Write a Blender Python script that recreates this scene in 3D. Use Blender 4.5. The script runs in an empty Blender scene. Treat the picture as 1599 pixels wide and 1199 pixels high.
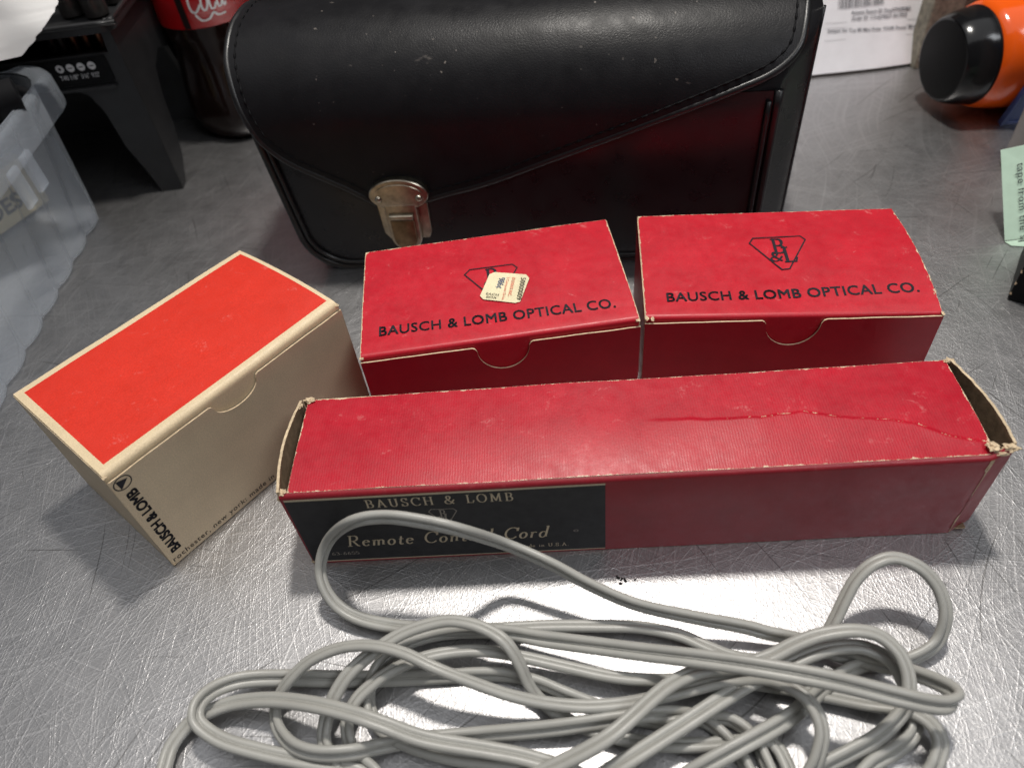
import bpy, bmesh, math, random
from mathutils import Vector, Matrix, noise
R = math.radians
SC = bpy.context.scene
COL = SC.collection
random.seed(7)

# ------------------------------------------------------------------ camera
TH, RO, CAM_H = 0.8101969, -0.123915, 0.253153
cd = bpy.data.cameras.new('camera'); cam = bpy.data.objects.new('camera', cd); COL.objects.link(cam)
fw = Vector((0, math.cos(TH), -math.sin(TH))); rt = Vector((1, 0, 0)); up = Vector((0, math.sin(TH), math.cos(TH)))
rt2 = rt*math.cos(RO) + up*math.sin(RO); up2 = up*math.cos(RO) - rt*math.sin(RO)
m = Matrix((rt2, up2, -fw)).transposed().to_4x4(); m.translation = (0, 0, CAM_H); cam.matrix_world = m
cd.sensor_width = 36; cd.sensor_fit = 'HORIZONTAL'; cd.lens = 36*1151.97/1599
cd.clip_start = 0.01; cd.clip_end = 50
cd.dof.use_dof = True; cd.dof.focus_distance = 0.30; cd.dof.aperture_fstop = 9.5
SC.camera = cam

# ------------------------------------------------------------------ room light
w = bpy.data.worlds.new('World'); SC.world = w; w.use_nodes = True
w.node_tree.nodes['Background'].inputs[0].default_value = (0.98, 0.97, 1.0, 1)
w.node_tree.nodes['Background'].inputs[1].default_value = 0.04
def area(name, loc, target, power, sx, sy, color, shape='RECTANGLE'):
    l = bpy.data.lights.new(name, 'AREA'); l.energy = power; l.shape = shape; l.size = sx; l.size_y = sy; l.color = color
    o = bpy.data.objects.new(name, l); COL.objects.link(o); o.location = loc
    o.rotation_euler = (Vector(target)-Vector(loc)).to_track_quat('-Z', 'Y').to_euler(); return o
area('bench_lamp', (0.095, 0.46, 1.05), (0.05, 0.2, 0), 9.0, 0.095, 0.095, (1.0, 0.95, 0.88), 'DISK')
area('ceiling_lamp', (1.1, -0.9, 2.0), (0, 0.2, 0), 15, 1.2, 0.5, (0.93, 0.96, 1.0))
area('overhead_fill', (-0.3, 0.2, 2.4), (-0.3, 0.2, 0), 20, 3.8, 2.4, (0.97, 0.98, 1.0))  # added broad fill from above, lightens cord shadows and the near steel
vs = SC.view_settings
vs.view_transform = 'Standard'; vs.look = 'None'; vs.exposure = 0; vs.gamma = 1; vs.use_curve_mapping = False
SC.cycles.use_denoising = True
SC.cycles.max_bounces = 8; SC.cycles.caustics_reflective = True; SC.cycles.blur_glossy = 0.5; SC.cycles.caustics_refractive = False

# ------------------------------------------------------------------ materials
class NT:
    def __init__(s, name):
        s.m = bpy.data.materials.new(name); s.m.use_nodes = True; s.t = s.m.node_tree
        s.b = s.t.nodes['Principled BSDF']; s.out = s.t.nodes['Material Output']
    def n(s, typ, **kw):
        nd = s.t.nodes.new(typ)
        for k, v in kw.items():
            if k.startswith('i_'):
                key = k[2:]; key = int(key) if key.isdigit() else key.replace('_', ' ')
                nd.inputs[key].default_value = v
            else: setattr(nd, k, v)
        return nd
    def l(s, a, b): s.t.links.new(a, b)
    def coord(s, kind='Object', scale=(1, 1, 1), rot=(0, 0, 0), loc=(0, 0, 0)):
        tc = s.n('ShaderNodeTexCoord'); mp = s.n('ShaderNodeMapping')
        mp.inputs['Scale'].default_value = scale; mp.inputs['Rotation'].default_value = rot; mp.inputs['Location'].default_value = loc
        s.l(tc.outputs[kind], mp.inputs[0]); return mp.outputs[0]
    def stretch(s, lx, wy, ang, off):
        return s.n2(s.coord(rot=(0, 0, R(ang)), loc=(off, off*.7, 0)), (lx, wy, 1))
    def n2(s, vec, scale):
        mp = s.n('ShaderNodeMapping'); mp.inputs['Scale'].default_value = scale; s.l(vec, mp.inputs[0]); return mp.outputs[0]
    def noise(s, scale, detail=2, rough=.5, vec=None, dist=0):
        nd = s.n('ShaderNodeTexNoise'); nd.inputs['Scale'].default_value = scale; nd.inputs['Detail'].default_value = detail
        nd.inputs['Roughness'].default_value = rough; nd.inputs['Distortion'].default_value = dist
        s.l(vec if vec is not None else s.coord(), nd.inputs['Vector']); return nd.outputs['Fac']
    def math(s, op, a, b=None, c=None, clamp=False):
        nd = s.n('ShaderNodeMath', operation=op); nd.use_clamp = clamp
        for i, x in enumerate((a, b, c)):
            if x is None: continue
            if isinstance(x, (int, float)): nd.inputs[i].default_value = x
            else: s.l(x, nd.inputs[i])
        return nd.outputs[0]
    def ramp(s, fac, stops):
        nd = s.n('ShaderNodeValToRGB'); cr = nd.color_ramp
        while len(cr.elements) < len(stops): cr.elements.new(.5)
        for e, (p, c) in zip(cr.elements, stops):
            e.position = p; e.color = (c, c, c, 1) if isinstance(c, (int, float)) else tuple(c)+(1,)
        s.l(fac, nd.inputs[0]); return nd.outputs[0]
    def mix(s, fac, a, b, blend='MIX'):
        nd = s.n('ShaderNodeMix', data_type='RGBA', blend_type=blend)
        for i, x in ((0, fac), (6, a), (7, b)):
            if isinstance(x, (int, float)): nd.inputs[i].default_value = x
            elif isinstance(x, tuple): nd.inputs[i].default_value = x if len(x) == 4 else x+(1,)
            else: s.l(x, nd.inputs[i])
        return nd.outputs[2]
    def bump(s, height, dist, strength=1.0):
        nd = s.n('ShaderNodeBump'); nd.inputs['Strength'].default_value = strength; nd.inputs['Distance'].default_value = dist
        s.l(height, nd.inputs['Height']); s.l(nd.outputs[0], s.b.inputs['Normal']); return nd
    def col(s, c):
        if isinstance(c, tuple): s.b.inputs['Base Color'].default_value = c+(1,)
        else: s.l(c, s.b.inputs['Base Color'])
    def rough(s, r):
        if isinstance(r, (int, float)): s.b.inputs['Roughness'].default_value = r
        else: s.l(r, s.b.inputs['Roughness'])
    def spec(s, v): s.b.inputs['Specular IOR Level'].default_value = v
    def metal(s, v): s.b.inputs['Metallic'].default_value = v

def plain(name, c, rough=.5, metal=0, spec=.5, nscale=None, namt=.15, bscale=None, bdist=0):
    t = NT(name); t.metal(metal); t.spec(spec); t.rough(rough)
    if nscale:
        f = t.ramp(t.noise(nscale, 4, .6), [(.3, 1-namt), (.7, 1+namt)])
        t.col(t.mix(1.0, c+(1,), f, 'MULTIPLY'))
    else: t.col(c)
    if bscale: t.bump(t.noise(bscale, 3), bdist)
    return t.m

def card(name, c, rough=.45, spec=.5, weave=False, wear=.0007, wearcol=(.72, .58, .40), tone_noise=.12, rect=None, rectcol=None, scuffs=.0, bump=2e-5):
    """printed paperboard: fibre grain, scuffs, worn edges (from the 'edge' distance attribute)"""
    t = NT(name); t.spec(spec)
    base = c+(1,)
    if rect:
        tc = t.n('ShaderNodeTexCoord'); sp = t.n('ShaderNodeSeparateXYZ'); t.l(tc.outputs['Object'], sp.inputs[0])
        x0, x1, y0, y1, zmin = rect
        g = t.math('MULTIPLY', t.math('GREATER_THAN', sp.outputs[0], x0), t.math('LESS_THAN', sp.outputs[0], x1))
        g = t.math('MULTIPLY', g, t.math('MULTIPLY', t.math('GREATER_THAN', sp.outputs[1], y0), t.math('LESS_THAN', sp.outputs[1], y1)))
        g = t.math('MULTIPLY', g, t.math('GREATER_THAN', sp.outputs[2], zmin))
        base = t.mix(g, base, rectcol+(1,))
    big = t.ramp(t.noise(60, 5, .65), [(.3, 1-tone_noise), (.7, 1+tone_noise)])  # random tone variation in the board colour
    fine = t.ramp(t.noise(1800, 2, .6), [(.3, .88), (.7, 1.12)])
    cc = t.mix(1.0, t.mix(1.0, base, big, 'MULTIPLY'), fine, 'MULTIPLY')
    if scuffs:
        sv = t.noise(120, 6, .75, dist=.6)
        sm = t.ramp(sv, [(.60, 0), (.72, scuffs)])
        sm = t.math('MULTIPLY', sm, t.ramp(t.noise(900, 2), [(.4, 0), (.6, 1)]))
        cc = t.mix(sm, cc, (.75, .45, .42, 1))
    at = t.n('ShaderNodeAttribute', attribute_name='edge')
    wn = t.noise(260, 6, .75)
    thr = t.math('MULTIPLY', t.ramp(wn, [(.50, 0), (.76, 1)]), wear*3)
    wm = t.math('LESS_THAN', at.outputs['Fac'], t.math('ADD', thr, wear*.12))
    cc = t.mix(wm, cc, wearcol+(1,))
    t.col(cc)
    t.rough(t.ramp(t.noise(200, 4, .6), [(.3, rough-.06), (.7, rough+.08)]))
    hgt = t.noise(900, 3, .6)
    if weave:
        wv = t.n('ShaderNodeTexWave', wave_type='BANDS', bands_direction='X'); wv.inputs['Scale'].default_value = 330; wv.inputs['Distortion'].default_value = 3.5; wv.inputs['Detail'].default_value = 2; wv.inputs['Detail Scale'].default_value = 2.0
        t.l(t.coord(scale=(1, .35, 1)), wv.inputs[0])
        hgt = t.math('ADD', t.math('MULTIPLY', wv.outputs['Fac'], .45), hgt)
    t.bump(hgt, bump)
    return t.m

M = {}
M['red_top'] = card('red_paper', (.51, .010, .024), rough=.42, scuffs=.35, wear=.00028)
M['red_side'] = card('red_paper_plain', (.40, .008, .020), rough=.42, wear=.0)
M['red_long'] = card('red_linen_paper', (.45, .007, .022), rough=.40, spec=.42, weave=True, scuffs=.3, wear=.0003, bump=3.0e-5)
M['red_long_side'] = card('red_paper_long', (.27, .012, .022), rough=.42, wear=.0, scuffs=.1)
M['raw'] = plain('raw_board_edge', (.62, .49, .33), .85, spec=.2, nscale=400, namt=.25, bscale=1500, bdist=1e-4)
M['brown'] = plain('grey_brown_chipboard', (.22, .15, .095), .9, spec=.15, nscale=300, namt=.3, bscale=1200, bdist=5e-5)
M['cream'] = card('cream_board', (.66, .53, .36), rough=.5, spec=.35, wear=.0, tone_noise=.06)
M['cream_lid'] = card('cream_board_red_print', (.72, .58, .38), rough=.48, spec=.3, wear=.0, tone_noise=.05,
                      rect=(.0035, .1075, .0052, .0655, .05), rectcol=(.67, .036, .020), scuffs=.3)
M['black_label'] = card('black_label_paper', (.014, .014, .016), rough=.5, spec=.4, wear=.0, scuffs=.0)
M['ink'] = plain('black_ink', (.016, .015, .022), .6, spec=.25)
M['ink_brown'] = plain('dark_grey_ink', (.035, .03, .028), .6, spec=.2)
M['gold'] = plain('buff_ink', (.60, .51, .37), .6, spec=.2)
M['grey_ink'] = plain('grey_ink', (.33, .30, .26), .6, spec=.2)
M['sticker'] = card('sticker_paper', (.78, .70, .47), rough=.55, spec=.25, wear=.0, tone_noise=.1)
M['pink_ink'] = plain('faded_red_ink', (.72, .24, .16), .6, spec=.2)
M['blue_ink'] = plain('blue_grey_ink', (.09, .12, .22), .6, spec=.2)

def steel():
    t = NT('scratched_steel'); t.metal(1.0)
    # bend the directions a little so that the scratches are neither straight nor parallel
    wob = t.n('ShaderNodeTexNoise'); wob.inputs['Scale'].default_value = 7; wob.inputs['Detail'].default_value = 1; t.l(t.coord(), wob.inputs['Vector'])
    vm = t.n('ShaderNodeVectorMath', operation='MULTIPLY_ADD'); t.l(wob.outputs['Color'], vm.inputs[0]); vm.inputs[1].default_value = (.05, .05, 0)
    t.l(t.coord(), vm.inputs[2]); src = vm.outputs[0]
    hs = None; cs = None
    rg = random.Random(3)
    for i in range(10):
        ang = i*18+rg.uniform(-7, 7)
        wide = rg.uniform(1200, 2000) if i % 3 else rg.uniform(650, 900)
        lng = rg.uniform(12, 26) if i % 3 else rg.uniform(6, 11)
        mp = t.n('ShaderNodeMapping'); mp.inputs['Rotation'].default_value = (0, 0, R(ang)); mp.inputs['Location'].default_value = (i*.31, i*.17, 0); t.l(src, mp.inputs[0])
        nz = t.noise(1.0, 1, .5, vec=t.n2(mp.outputs[0], (lng, wide, 1)), dist=.1)
        k = t.ramp(nz, [(.55, 0), (.74, 1)])
        hs = k if hs is None else t.math('ADD', hs, k)
        if i % 2 == 0: cs = k if cs is None else t.math('MAXIMUM', cs, k)
    hs = t.math('ADD', hs, t.math('MULTIPLY', t.noise(2600, 1, .5), .25))
    t.bump(hs, 2.5e-5, 1.0)
    big = t.noise(9, 5, .65)
    sm = t.noise(70, 5, .7)
    c = t.mix(1.0, t.ramp(big, [(.3, (.42, .415, .42)), (.7, (.475, .47, .477))]), t.ramp(sm, [(.25, .95), (.6, 1.0)]), 'MULTIPLY')
    c = t.mix(t.math('MULTIPLY', cs, .35), c, (.80, .79, .79, 1))
    # thin dark hairline scratches, few and short
    ds = None
    for ang, lx, wy, o in ((12, 16, 900, 0.3), (128, 20, 1000, 4.4), (70, 18, 900, 9.1), (150, 14, 900, 6.6)):
        mp = t.n('ShaderNodeMapping'); mp.inputs['Rotation'].default_value = (0, 0, R(ang)); mp.inputs['Location'].default_value = (o, o*.7, 0); t.l(src, mp.inputs[0])
        k = t.ramp(t.noise(1.0, 0, .5, vec=t.n2(mp.outputs[0], (lx, wy, 1)), dist=.4), [(.80, 0), (.82, 1)])
        ds = k if ds is None else t.math('MAXIMUM', ds, k)
    c = t.mix(t.math('MULTIPLY', ds, .6), c, (.12, .115, .11, 1))
    t.col(c)
    t.rough(t.ramp(sm, [(.3, .40), (.75, .46)]))
    return t.m
M['steel'] = steel()

def leather(name, c, rough, bd=6e-5, dusty=.0, sp=.5):
    t = NT(name); t.spec(sp)
    v = t.n('ShaderNodeTexVoronoi', feature='DISTANCE_TO_EDGE'); v.inputs['Scale'].default_value = 700; t.l(t.coord(), v.inputs['Vector'])
    h = t.math('ADD', t.math('MULTIPLY', t.ramp(v.outputs[0], [(0, 0), (.25, 1)]), .35), t.math('ADD', t.noise(350, 5, .7), t.math('MULTIPLY', t.noise(60, 3), 2.0)))
    t.bump(h, bd)
    cc = t.mix(1.0, c+(1,), t.ramp(t.noise(40, 4), [(.3, .8), (.7, 1.2)]), 'MULTIPLY')
    if dusty:
        sp = t.ramp(t.noise(420, 1, .3), [(.765, 0), (.80, 1)])
        sc = t.ramp(t.noise(1.0, 3, .6, vec=t.coord(scale=(90, 90, 260), rot=(0, R(35), 0))), [(.70, 0), (.80, .5)])
        mask = t.math('MULTIPLY', t.math('MAXIMUM', sp, sc), t.ramp(t.noise(22, 3), [(.45, 0), (.65, 1)]))
        cc = t.mix(t.math('MULTIPLY', mask, dusty), cc, (.42, .37, .33, 1))
    t.col(cc); t.rough(t.ramp(t.noise(120, 4), [(.3, rough-.06), (.7, rough+.08)]))
    return t.m
M['leather'] = leather('black_grained_leather', (.010, .0098, .0112), .38, dusty=.38, sp=.17)
M['leather_smooth'] = leather('smooth_black_leather', (.011, .0105, .012), .30, 2e-5)
M['binding'] = leather('leather_binding', (.010, .010, .011), .36, 3e-5)
M['thread'] = plain('black_thread', (.006, .006, .007), .7, spec=.12)
M['suede'] = plain('brown_suede', (.16, .055, .03), .95, nscale=500, namt=.3, bscale=900, bdist=2e-4)
M['clasp'] = plain('worn_nickel', (.46, .41, .33), .30, metal=1, nscale=260, namt=.28, bscale=500, bdist=2e-5)
M['clasp_dark'] = plain('tarnished_brass', (.26, .19, .12), .28, metal=1, nscale=200, namt=.35, bscale=300, bdist=3e-5)
M['cord'] = plain('grey_vinyl', (.385, .38, .352), .36, spec=.45, nscale=90, namt=.06, bscale=1500, bdist=6e-6)
M['black_plastic'] = plain('black_moulded_plastic', (.014, .014, .015), .42, nscale=80, namt=.25, bscale=1400, bdist=2e-5)
M['gloss_black'] = plain('glossy_black_plastic', (.007, .007, .008), .16, nscale=60, namt=.2)
M['matte_black'] = plain('matte_black_plastic', (.005, .005, .0055), .5, spec=.13, bscale=1500, bdist=2e-5)
M['orange'] = plain('glossy_orange_plastic', (.83, .105, .007), .14, spec=.6)
M['copper'] = plain('copper_brown_steel', (.30, .15, .09), .35, metal=1, nscale=200, namt=.3)
M['gun'] = plain('blackened_steel', (.05, .046, .044), .33, metal=.6, nscale=200, namt=.3)
M['white_ink'] = plain('pale_print', (.50, .50, .51), .6)
M['white_paper'] = plain('white_paper', (.70, .69, .68), .85, spec=.2, bscale=500, bdist=4e-5)
M['slip'] = plain('white_slip_paper', (.84, .82, .85), .8, spec=.2, nscale=60, namt=.05)
M['print_grey'] = plain('grey_print', (.13, .13, .15), .8, spec=.1)
M['line_grey'] = plain('pale_grey_rule', (.42, .41, .43), .8, spec=.1)
M['mint'] = plain('mint_green_paper', (.50, .66, .53), .75, spec=.2, nscale=200, namt=.05)
M['fabric'] = plain('black_fleece', (.010, .010, .011), 1.0, spec=.1, nscale=700, namt=.6, bscale=900, bdist=6e-4)
M['grey_can'] = plain('grey_painted_metal', (.20, .185, .18), .4, nscale=60, namt=.1)
M['blue_can'] = plain('dark_blue_plastic', (.018, .04, .15), .35)
M['khaki'] = plain('chipped_khaki_paint', (.23, .21, .165), .7, nscale=260, namt=.45, bscale=250, bdist=4e-4)
M['brown_wall'] = plain('brown_painted_board', (.10, .048, .03), .7, nscale=120, namt=.35, bscale=500, bdist=1e-4)
M['dark_wall'] = plain('dark_brown_board', (.022, .014, .010), .7, nscale=60, namt=.3)
M['tan'] = plain('buff_card', (.50, .43, .26), .7, nscale=120, namt=.12)
M['grime'] = plain('black_grime', (.02, .018, .016), .9)
M['cola_red'] = plain('red_film_label', (.56, .008, .012), .25, spec=.5)
M['cola_white'] = plain('white_print', (.75, .74, .74), .4)
M['cap_grey'] = plain('dark_band', (.012, .008, .008), .3)

def bin_mat():
    t = NT('frosted_polypropylene'); t.col((.66, .72, .80)); t.rough(.28); t.spec(.6)
    t.bump(t.noise(500, 3), 2e-5)
    tr = t.n('ShaderNodeBsdfTransparent'); tl = t.n('ShaderNodeBsdfTranslucent'); tl.inputs[0].default_value = (.72, .78, .86, 1)
    a = t.n('ShaderNodeMixShader'); a.inputs[0].default_value = .35; t.l(t.b.outputs[0], a.inputs[1]); t.l(tl.outputs[0], a.inputs[2])
    b = t.n('ShaderNodeMixShader'); b.inputs[0].default_value = .70; t.l(a.outputs[0], b.inputs[1]); t.l(tr.outputs[0], b.inputs[2])
    t.l(b.outputs[0], t.out.inputs[0]); return t.m
M['bin'] = bin_mat()
def bottle_mat():
    t = NT('dark_cola_plastic'); t.col((.010, .004, .003)); t.rough(.10); t.spec(.6); return t.m
M['bottle'] = bottle_mat()

# ------------------------------------------------------------------ mesh helpers
def tag(o, label=None, cat=None, group=None, kind=None):
    for k, v in (('label', label), ('category', cat), ('group', group), ('kind', kind)):
        if v: o[k] = v
    return o
def mesh(name, vs, fs, mats, parent=None, fm=None, smooth=True, attr=None):
    me = bpy.data.meshes.new(name); me.from_pydata([tuple(v) for v in vs], [], fs)
    for k in (mats if isinstance(mats, (list, tuple)) else [mats]): me.materials.append(M[k])
    if fm:
        for p, i in zip(me.polygons, fm): p.material_index = i
    if smooth is True or smooth is False:
        for p in me.polygons: p.use_smooth = smooth
    else:
        for p, sm in zip(me.polygons, smooth): p.use_smooth = sm
    if attr is not None:
        a = me.attributes.new('edge', 'FLOAT', 'POINT')
        for i, v in enumerate(attr): a.data[i].value = v
    me.update()
    o = bpy.data.objects.new(name, me); COL.objects.link(o)
    if parent: o.parent = parent
    return o
def thing(name, loc, rz, label, cat, group=None):
    o = bpy.data.objects.new(name, None); COL.objects.link(o); o.location = loc; o.rotation_euler = (0, 0, rz)
    o.empty_display_size = .02
    return tag(o, label, cat, group)
def sheet(name, P, nu, nv, th, lu, lv, mats, parent=None, E=None):
    """solid sheet: outer face from P(u,v), inner face th behind it; mats = [outer, board, inner]"""
    pts = [[Vector(P(i/nu, j/nv)) for j in range(nv+1)] for i in range(nu+1)]
    nr = []
    for i in range(nu+1):
        row = []
        for j in range(nv+1):
            a = pts[min(i+1, nu)][j]-pts[max(i-1, 0)][j]; b = pts[i][min(j+1, nv)]-pts[i][max(j-1, 0)]
            row.append(a.cross(b).normalized())
        nr.append(row)
    vs, fs, fm, sm, at = [], [], [], [], []
    idx = lambda i, j: i*(nv+1)+j
    for i in range(nu+1):
        for j in range(nv+1):
            vs.append(pts[i][j]); u, v = i/nu, j/nv
            at.append(min(u*lu, (1-u)*lu, v*lv, (1-v)*lv, E(pts[i][j]) if E else 1))
    off = len(vs)
    for i in range(nu+1):
        for j in range(nv+1): vs.append(pts[i][j]-nr[i][j]*th); at.append(1)
    for i in range(nu):
        for j in range(nv):
            fs.append((idx(i, j), idx(i+1, j), idx(i+1, j+1), idx(i, j+1))); fm.append(0); sm.append(True)
            fs.append((off+idx(i, j), off+idx(i, j+1), off+idx(i+1, j+1), off+idx(i+1, j))); fm.append(len(mats)-1); sm.append(True)
    loop = [(i, 0) for i in range(nu)]+[(nu, j) for j in range(nv)]+[(i, nv) for i in range(nu, 0, -1)]+[(0, j) for j in range(nv, 0, -1)]
    base = len(vs)
    for (i, j) in loop: vs.append(pts[i][j]); vs.append(pts[i][j]-nr[i][j]*th); at += [1, 1]
    n = len(loop)
    for k in range(n):
        a, b = base+2*k, base+2*((k+1) % n); fs.append((a, a+1, b+1, b)); fm.append(1); sm.append(False)
    return mesh(name, vs, fs, mats, parent, fm, sm, at)
def plate(name, outline, th, frame, mats, parent=None):
    """flat solid from a 2D outline (counter-clockwise seen from outside); frame = (origin, u, v, outward normal)"""
    o, u, v, n = [Vector(x) for x in frame]
    k = len(outline)
    f = [o+u*a+v*b for a, b in outline]; bk = [p-n*th for p in f]
    vs = f+bk+f+bk; fs = [tuple(range(k)), tuple(range(2*k-1, k-1, -1))]; fm = [0, len(mats)-1]
    for i in range(k):
        j = (i+1) % k; fs.append((2*k+i, 3*k+i, 3*k+j, 2*k+j)); fm.append(1)
    return mesh(name, vs, fs, mats, parent, fm, False, [1]*len(vs))
def spline(pts, per=8, closed=False):
    """Catmull-Rom through tuples of any length"""
    out = []; n = len(pts)
    for i in range(n if closed else n-1):
        g = (lambda k: pts[k % n]) if closed else (lambda k: pts[min(max(k, 0), n-1)])
        p0, p1, p2, p3 = g(i-1), g(i), g(i+1), g(i+2)
        for s in range(per):
            t = s/per
            out.append(tuple(.5*((2*b)+(-a+c)*t+(2*a-5*b+4*c-d)*t*t+(-a+3*b-3*c+d)*t**3) for a, b, c, d in zip(p0, p1, p2, p3)))
    if not closed: out.append(tuple(pts[-1]))
    return out
def tube(name, path, r, mat, parent=None, n=8, closed=False, squash=None):
    path = [Vector(p) for p in path]; vs, fs = [], []; m = len(path)
    ref = Vector((0, 0, 1)); prev = None
    for i, p in enumerate(path):
        t = (path[(i+1) % m]-path[i-1]) if closed else (path[min(i+1, m-1)]-path[max(i-1, 0)])
        t.normalize()
        if prev is None:
            a = ref if abs(t.z) < .9 else Vector((1, 0, 0)); a = (a-t*a.dot(t)).normalized()
        else: a = (prev-t*prev.dot(t)).normalized()
        prev = a; b = t.cross(a)
        rr = r(i/(m-1)) if callable(r) else r
        for k in range(n):
            ang = 2*math.pi*k/n; vs.append(p+a*(math.cos(ang)*rr)+b*(math.sin(ang)*rr))
    for i in range(m if closed else m-1):
        for k in range(n):
            a0, a1 = i*n+k, i*n+(k+1) % n; b0, b1 = ((i+1) % m)*n+k, ((i+1) % m)*n+(k+1) % n
            fs.append((a0, a1, b1, b0))
    if not closed: fs += [tuple(range(n-1, -1, -1)), tuple(range((m-1)*n, m*n))]
    return mesh(name, vs, fs, mat, parent)
def lathe(name, prof, mat, parent=None, n=48, axis=None, origin=(0, 0, 0), fm=None, sharp=None, ripple=None):
    """revolve (radius, height) profile about an axis"""
    ax = Vector(axis or (0, 0, 1)).normalized(); a = ax.orthogonal().normalized(); b = ax.cross(a); o = Vector(origin)
    vs, fs, fmi = [], [], []
    for i, (r, h) in enumerate(prof):
        for k in range(n):
            t = 2*math.pi*k/n; rr = r*(1+ripple(i, t)) if ripple else r
            vs.append(o+ax*h+a*(math.cos(t)*rr)+b*(math.sin(t)*rr))
    for i in range(len(prof)-1):
        for k in range(n):
            fs.append((i*n+k, i*n+(k+1) % n, (i+1)*n+(k+1) % n, (i+1)*n+k)); fmi.append(fm(i) if fm else 0)
    fs.append(tuple(range(n-1, -1, -1))); fmi.append(fm(0) if fm else 0)
    fs.append(tuple(range((len(prof)-1)*n, len(prof)*n))); fmi.append(fm(len(prof)-2) if fm else 0)
    o_ = mesh(name, vs, fs, mat, parent, fmi)
    if sharp:
        o_.data.set_sharp_from_angle(angle=R(sharp))
    return o_
def boxmesh(name, lo, hi, mat, parent=None, bevel=0.0):
    bm = bmesh.new(); bmesh.ops.create_cube(bm, size=1)
    for v in bm.verts: v.co = Vector([lo[i]+(v.co[i]+.5)*(hi[i]-lo[i]) for i in range(3)])
    if bevel: bmesh.ops.bevel(bm, geom=bm.edges[:], offset=bevel, segments=2, affect='EDGES', profile=.5)
    me = bpy.data.meshes.new(name); bm.to_mesh(me); bm.free(); me.materials.append(M[mat])
    o = bpy.data.objects.new(name, me); COL.objects.link(o)
    if parent: o.parent = parent
    return o
def rrect(x0, x1, z0, z1, r, n=6):
    pts = []
    for cx, cz, a in ((x1-r, z0+r, -90), (x1-r, z1-r, 0), (x0+r, z1-r, 90), (x0+r, z0+r, 180)):
        for k in range(n+1):
            t = R(a+90*k/n); pts.append((cx+r*math.cos(t), cz+r*math.sin(t)))
    return pts

# ------------------------------------------------------------------ lettering
def put(name, vs2, fs, S, mat, parent):
    return mesh(name, [S(a, b) for a, b in vs2], fs, mat, parent, smooth=False)
def font_mesh(txt, bold=0.0, shear=0.0, spacing=1.0):
    cu = bpy.data.curves.new('t', 'FONT'); cu.body = txt; cu.offset = bold; cu.shear = shear; cu.space_character = spacing; cu.resolution_u = 3
    o = bpy.data.objects.new('t', cu); COL.objects.link(o)
    dg = bpy.context.evaluated_depsgraph_get(); me = o.evaluated_get(dg).to_mesh()
    vs = [(v.co.x, v.co.y) for v in me.vertices]; fs = [tuple(p.vertices) for p in me.polygons]
    o.evaluated_get(dg).to_mesh_clear(); bpy.data.objects.remove(o); bpy.data.curves.remove(cu)
    return vs, fs
def bold_mesh(txt, d, spacing=1.0):
    """heavier letters: the same outline printed five times, a hair apart"""
    v0, f0 = font_mesh(txt, 0.0, 0.0, spacing); vs, fs = [], []
    for dx, dy in ((0, 0), (d, d), (-d, d), (d, -d), (-d, -d)):
        b0 = len(vs); vs += [(x+dx, y+dy) for x, y in v0]; fs += [tuple(i+b0 for i in f) for f in f0]
    return vs, fs
def fit(vs, x0, y0, width, height, base=None):
    """scale so that the text is `width` wide and its capitals `height` tall, baseline at y0"""
    xs = [v[0] for v in vs]; ys = [v[1] for v in vs]
    cap = base if base else max(ys)
    sx = width/(max(xs)-min(xs)); sy = height/cap; mx = min(xs)
    return [(x0+(x-mx)*sx, y0+y*sy) for x, y in vs]
def arc(cx, cy, rx, ry, a0, a1, n=10):
    return [(cx+rx*math.cos(R(a0+(a1-a0)*k/n)), cy+ry*math.sin(R(a0+(a1-a0)*k/n))) for k in range(n+1)]
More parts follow.
